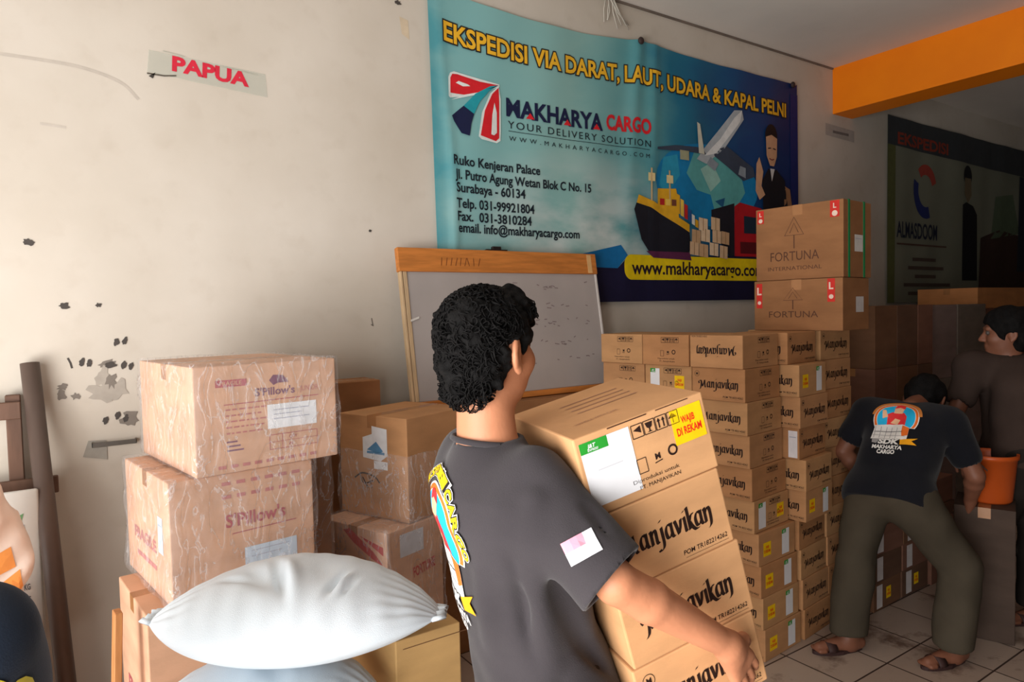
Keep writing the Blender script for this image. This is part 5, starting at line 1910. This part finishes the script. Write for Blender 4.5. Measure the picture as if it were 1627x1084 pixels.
    g.crease([sp(.66, -2.03, 1.25), sp(.63, -1.99, 1.12), sp(.66, -1.97, .98)], .024, -.010)
    g.crease([sp(.72, -2.10, 1.12), sp(.78, -2.08, 1.00), sp(.85, -2.06, .88)], .020, .015)
    g.crease([sp(.74, -2.07, .92), sp(.80, -2.07, .82)], .02, .007)
    g.crease([sp(.70, -2.13, 1.32), sp(.715, -2.19, 1.22)], .016, .009)
    g.crease([sp(.755, -2.15, 1.26), sp(.76, -2.19, 1.20)], .014, .009)
    s0 = shR + tr * -.02; s1 = hemR + (hemR - shR) * .12
    dR = U(s1 - s0)
    # sleeve and hem openings
    hp = s0 + dR * (np.linalg.norm(s1 - s0) * .93)
    g.carve(hp - dR * .05, hp + dR * .14, .057, .060)
    g.trim(hp, dR + vec(.15, .02, .05), .13)
    g.cut(loc((.81, -1.93, .735)), (-.05, 0, -1))
    g.carve(loc((.706, -1.897, 1.31)), loc((.706, -1.893, 1.42)), .060, .064)
    shirt = g.build('t_shirt', 0.0055, M_SHIRT, t)
    cc = loc((.703, -1.897, 1.345))
    ring = [cc + (tr * math.cos(q) * .069 + tf * math.sin(q) * .067) + vec(0, 0, -.008 * math.sin(q) + .001) for q in np.linspace(0, 2 * math.pi, 25)]
    V, F = tube(ring, .0060, 8, False)
    mesh_obj('ribbed_collar', V, F, M_SHIRT, shirt, smooth=True)
    # jeans
    j = Sculpt()
    j.loft([(pel + vec(0, 0, -.10), .148, .110), (pel + vec(0, 0, .05), .140, .10)], tr, tf, 0.03)
    leg_sculpt(j, hipR, knR, anR, cloth=.014); leg_sculpt(j, hipL, knL, anL, cloth=.014)
    j.cut(loc((0, 0, .075)), (0, 0, -1))
    j.noise(.003, 30, 2, 2)
    j.build('trousers', 0.009, M_TROUSER_D, t)
    for an in (anR, anL):
        sandal(t, an, tf, M_RUBBER)
    # artwork on the back: arched lettering over a sky-blue scene, truck and lower lettering
    bpy.context.view_layer.update()
    back_print(shirt, t_origin=loc((.74, -1.905, 1.165)) - tf * .5 - tr * .035, ax=tr, ay=U(vec(-.16, 0, 1)), d=tf, scale=.90)
    a = Art()
    pink, wh = ink(236, 150, 170), ink(226, 226, 232)
    a.poly([(-.028, -.020), (.030, -.020), (.030, .001), (-.028, .001)], wh, 1)
    a.poly([(.012, .001), (.030, .001), (.030, .020), (.012, .020)], wh, 1)
    a.poly([(-.028, .001), (.012, .001), (.012, .020), (-.028, .020)], pink, 1)
    cd = U(vec(.5963, .7308, -.3321))
    pr = np.cross(cd, vec(0, 0, 1)); pr = U(pr); pu = np.cross(pr, cd)
    o = loc((0.595, -2.321, 1.2687))
    q = .48
    project_art(a, 'flag_patch', [shirt], o, pr * math.cos(q) + pu * math.sin(q), pu * math.cos(q) - pr * math.sin(q), cd, shirt, 0.012, 0.0008)

def back_print(shirt, t_origin, ax, ay, d, scale=1.0, name='back_print'):
    a = Art()
    ye, wh, bk, sky, red = ink(250, 206, 20), ink(236, 234, 230), ink(26, 24, 26), ink(30, 184, 236), ink(232, 52, 56)
    org, skn, gry = ink(238, 116, 40), ink(240, 190, 150), ink(160, 158, 158)
    s = scale
    S = lambda P: [(x * s, y * s) for x, y in P]
    ell = lambda rx, ry, a0, a1, cx=0, cy=0, n=30: [(cx + rx * math.cos(R(q)), cy + ry * math.sin(R(q))) for q in np.linspace(a0, a1, n)]
    a.poly(S(ell(.117, .112, -28, 208)), wh, 1)
    a.poly(S(ell(.112, .107, -28, 208)), org, 2)
    a.poly(S(ell(.100, .096, -34, 214)), wh, 3)
    a.poly(S(ell(.097, .093, -34, 214)), sky, 4)
    # simple figure in red with a raised arm
    a.poly(S([(-.045, -.05), (-.050, .030), (-.030, .045), (.030, .045), (.050, .020), (.052, -.05)]), red, 5)
    a.poly(S([(-.022, .040), (-.024, .075), (.0, .088), (.024, .075), (.022, .040)]), skn, 6)
    a.poly(S([(-.026, .070), (-.02, .094), (.0, .10), (.024, .092), (.028, .070), (.0, .080)]), red, 7)
    a.poly(S([(-.070, .0), (-.078, .050), (-.062, .052), (-.046, .015)]), skn, 6)
    a.poly(S([(-.030, -.02), (-.01, .01), (.02, .0), (.01, -.03)]), skn, 6)
    # white truck and crates
    a.poly(S([(-.10, -.135), (-.10, -.045), (-.03, -.030), (.04, -.030), (.078, -.050), (.082, -.135)]), wh, 8)
    a.poly(S([(.04, -.035), (.078, -.052), (.080, -.10), (.055, -.11), (.045, -.08)]), org, 9)
    for k in range(5):
        a.stroke(S([(-.095 + .028 * k, -.05), (-.085 + .028 * k, -.128)]), .003 * s, gry, 9)
    a.stroke(S([(-.095, -.085), (.05, -.078)]), .004 * s, bk, 9)
    a.stroke(S([(-.095, -.11), (.07, -.108)]), .003 * s, gry, 9)
    a.poly(S([(-.09, -.135), (-.05, -.135), (-.06, -.165), (-.085, -.16)]), gry, 9)
    # ribbon
    a.poly(S([(.055, -.135), (.128, -.108), (.105, -.132), (.130, -.150), (.060, -.165)]), ink(246, 170, 20), 10)
    a.text('SDK', 0, -.165 * s, .032 * s, wh, 0.05, align='C', width=.10 * s, layer=11, outline=(0.09, bk))
    a.text('MAKHARYA', 0, -.195 * s, .022 * s, wh, 0.04, align='C', width=.15 * s, layer=11)
    a.text('CARGO', 0, -.222 * s, .022 * s, wh, 0.04, align='C', width=.09 * s, layer=11)
    if scale > .88:
        a.arc_text('EKSPEDISI', 0, 0, .124 * s, 142, 62, .021 * s, ye, 0.035, 13, (0.09, bk), (0.14, wh))
        a.arc_text('CARGO', 0, 0, .124 * s, 56, -12, .021 * s, ye, 0.035, 13, (0.09, bk), (0.14, wh))
    else:
        a.poly(S(ell(.13, .125, 10, 170) + ell(.114, .109, 170, 10)), ink(210, 130, 60), 2)
    return project_art(a, name, [shirt], t_origin, ax, ay, d, shirt, 0.010, 0.0003)

man_front()

# --- generic clothed figure ---------------------------------------------
def figure(label, J, hf, tf, skin, shirt_m, trouser_m, h=0.008, hair_r=1.0, curl=(0.5, 0.7, 0.5), bulk=1.0, shoes=True, short_sleeve=0.62, name='person'):
    base = vec(*(0.5 * (np.asarray(J['anL'], float) + np.asarray(J['anR'], float)))[:2], 0)
    t = thing(name, label, 'person', tuple(base))
    J = {k: np.asarray(v, float) - base for k, v in J.items()}
    tf = U(tf)
    spine = U(J['neck'] - J['pel'])
    tr = U(np.cross(tf, spine))
    fw = np.cross(spine, tr)
    s = Sculpt()
    hipR, hipL = J['pel'] + tr * .085 * bulk, J['pel'] - tr * .085 * bulk
    def torso(S, e):
        S.cone(hipL, hipR, .095 * bulk + e, .095 * bulk + e, 0.03)
        m = J['pel'] + (J['neck'] - J['pel']) * .42
        c = J['pel'] + (J['neck'] - J['pel']) * .72
        for k in (-1, 1):
            S.cone(J['pel'] + tr * .06 * k, m + tr * .055 * k, .088 * bulk + e, .086 * bulk + e, 0.06)
            S.cone(m + tr * .055 * k, c + tr * .075 * k, .086 * bulk + e, .095 * bulk + e, 0.06)
        S.cone(J['shL'] + tr * .03, J['shR'] - tr * .03, .058 + e, .058 + e, 0.07)
    torso(s, 0)
    s.chain([J['neck'] - spine * .03, J['head'] - U(J['head'] - J['neck']) * .06], [.058, .052], 0.03)
    up = U(U(J['head'] - J['neck']) * .5 + vec(0, 0, .7))
    ax = head_sculpt(s, J['head'], hf, up)
    for q in 'LR':
        arm_sculpt(s, J['sh' + q], J['el' + q], J['wr' + q])
        d = U(J['wr' + q] - J['el' + q]) * .7 + vec(0, 0, -.3)
        bk = tr * (1 if q == 'R' else -1) + fw * .3
        hand_sculpt(s, J['wr' + q], d, bk, curl, 1.0, thumb_side=(-1 if q == 'R' else 1))
    leg_sculpt(s, hipR, J['knR'], J['anR']); leg_sculpt(s, hipL, J['knL'], J['anL'])
    foot_sculpt(s, J['anR'], J['toeR']+base*0); foot_sculpt(s, J['anL'], J['toeL']+base*0)
    s.build('body', h * .72, skin, t)
    eyes(t, J['head'], ax)
    f, r, u = ax
    p = lambda a, b, z: J['head'] + f * a + r * b + u * z
    k = Sculpt()
    k.ell(p(-.014, 0, .045), (.104 * hair_r, .086 * hair_r, .090 * hair_r), ax, 0.02)
    k.ell(p(-.050, 0, -.010), (.064 * hair_r, .076 * hair_r, .075 * hair_r), ax, 0.03)
    k.ell(p(.095, 0, -.03), (.060, .12, .085), ax, 0.012, op='-')
    k.ell(p(-.002, .088, -.03), (.026, .034, .040), ax, 0.006, op='-')
    k.ell(p(-.002, -.088, -.03), (.026, .034, .040), ax, 0.006, op='-')
    k.noise(.004, 80, 3, 2)
    k.build('hair', .006, M_HAIR, t)
    g = Sculpt()
    torso(g, .020)
    for q in 'LR':
        e = J['sh' + q] + (J['el' + q] - J['sh' + q]) * short_sleeve
        g.cone(J['sh' + q], e, .070, .068, 0.05)
        g.carve(e - U(J['el' + q] - J['sh' + q]) * .03, e + U(J['el' + q] - J['sh' + q]) * .10, .050, .052)
    g.noise(.004, 26, 5, 2)
    g.crease([J['shR'] - spine * .10, J['pel'] + tr * .12], .02, .008)
    g.crease([J['shL'] - spine * .12, J['pel'] - tr * .05], .02, .006)
    g.cut(J['pel'] - spine * .055, -spine)
    g.carve(J['neck'] - spine * .02, J['neck'] + spine * .12, .056, .06)
    shirt = g.build('t_shirt', h, shirt_m, t)
    j = Sculpt()
    j.cone(hipL, hipR, .112 * bulk, .112 * bulk, 0.04)
    leg_sculpt(j, hipR, J['knR'], J['anR'], cloth=.030); leg_sculpt(j, hipL, J['knL'], J['anL'], cloth=.030)
    j.cut(vec(0, 0, J['anR'][2] - .01), (0, 0, -1))
    j.noise(.005, 24, 7, 2)
    for q in 'LR':
        j.crease([J['kn' + q] + tr * .08, J['kn' + q] - tr * .08], .02, .006)
    j.build('trousers', h, trouser_m, t)
    if shoes:
        for q in 'LR':
            sandal(t, J['an' + q], J['toe' + q], M_RUBBER)
    bpy.context.view_layer.update()
    return t, shirt, dict(tr=tr, fw=fw, spine=spine, base=base, J=J)

# bent man in the middle distance
def man_bent():
    J = dict(pel=(3.13, -1.44, .715), neck=(3.43, -1.40, 1.10), head=(3.585, -1.385, 1.105), shL=(3.36, -1.215, 1.05), shR=(3.43, -1.575, 1.03),
             elL=(3.27, -1.14, .86), wrL=(3.36, -1.22, .70), elR=(3.46, -1.66, .80), wrR=(3.56, -1.60, .66),
             knL=(3.08, -1.31, .40), anL=(2.985, -1.335, .085), knR=(3.30, -1.66, .42), anR=(3.245, -1.665, .085), toeL=(.9, -.5, 0), toeR=(.75, -.85, 0))
    t, shirt, i = figure('man in black T-shirt with round colourful back print, bending over cartons', J, vec(1, .1, -.45), vec(.80, .0, -.6), M_SKIN_D, M_SHIRT_D, M_TROUSER, 0.008)
    c = i['J']['pel'] + (i['J']['neck'] - i['J']['pel']) * .66
    back_print(shirt, c - i['fw'] * .35 + i['spine'] * .02, i['tr'], i['spine'], i['fw'], 0.86)
man_bent()

def man_right():
    J = dict(pel=(3.98, -1.63, .83), neck=(4.00, -1.60, 1.28), head=(3.985, -1.585, 1.43), shL=(3.90, -1.47, 1.26), shR=(4.08, -1.76, 1.26),
             elL=(3.82, -1.42, 1.02), wrL=(3.75, -1.50, .86), elR=(4.10, -1.80, 1.0), wrR=(3.98, -1.78, .80),
             knL=(3.90, -1.56, .45), anL=(3.875, -1.56, .085), knR=(4.02, -1.72, .45), anR=(4.00, -1.72, .085), toeL=(-.9, .3, 0), toeR=(-.8, .2, 0))
    J['toeL'] = (-.9, .3, 0)
    figure('man in brown-grey T-shirt standing at the right edge, facing left with a bowed head', J, vec(-.45, .85, -.3), vec(-.6, .75, 0), M_SKIN_D, M_SHIRT_B, M_TROUSER_D, 0.009, 1.12)
man_right()

def man_left():
    q = lambda x, y, z: (x + .055, y, z if z < .1 else z + .075)
    J = dict(pel=q(-.36, -1.92, .62), neck=q(-.27, -1.72, 1.12), head=q(-.36, -1.52, 1.25), shL=q(-.38, -1.70, 1.10), shR=q(-.165, -1.80, 1.06),
             elL=q(-.50, -1.52, .88), wrL=q(-.42, -1.34, .78), elR=q(-.14, -1.62, .82), wrR=q(-.24, -1.42, .72),
             knL=q(-.42, -1.56, .42), anL=q(-.42, -1.80, .085), knR=q(-.22, -1.60, .40), anR=q(-.22, -1.86, .085), toeL=(.0, 1, 0), toeR=(.0, 1, 0))
    t, shirt, i = figure('crouching person in navy T-shirt cut off by the lower left corner', J, vec(-.4, 1, -.3), vec(-.2, 1, -.3), M_SKIN, M_SHIRT_N, M_TROUSER_D, 0.008, short_sleeve=0.7)
    a = Art()
    a.text('CARGO', 0, .0, .05, ink(214, 200, 60), 0.03, align='C', width=.18)
    a.disc(.02, -.05, .05, ink(150, 176, 180), 1, .035)
    a.disc(.02, -.05, .036, ink(58, 74, 88), 2, .024)
    c = i['J']['pel'] + (i['J']['neck'] - i['J']['pel']) * .6
    project_art(a, 'back_print', [shirt], c - i['fw'] * .35 + i['tr'] * .085 + i['spine'] * .05, i['tr'], i['spine'], i['fw'], shirt, 0.01, 0.0006)
man_left()
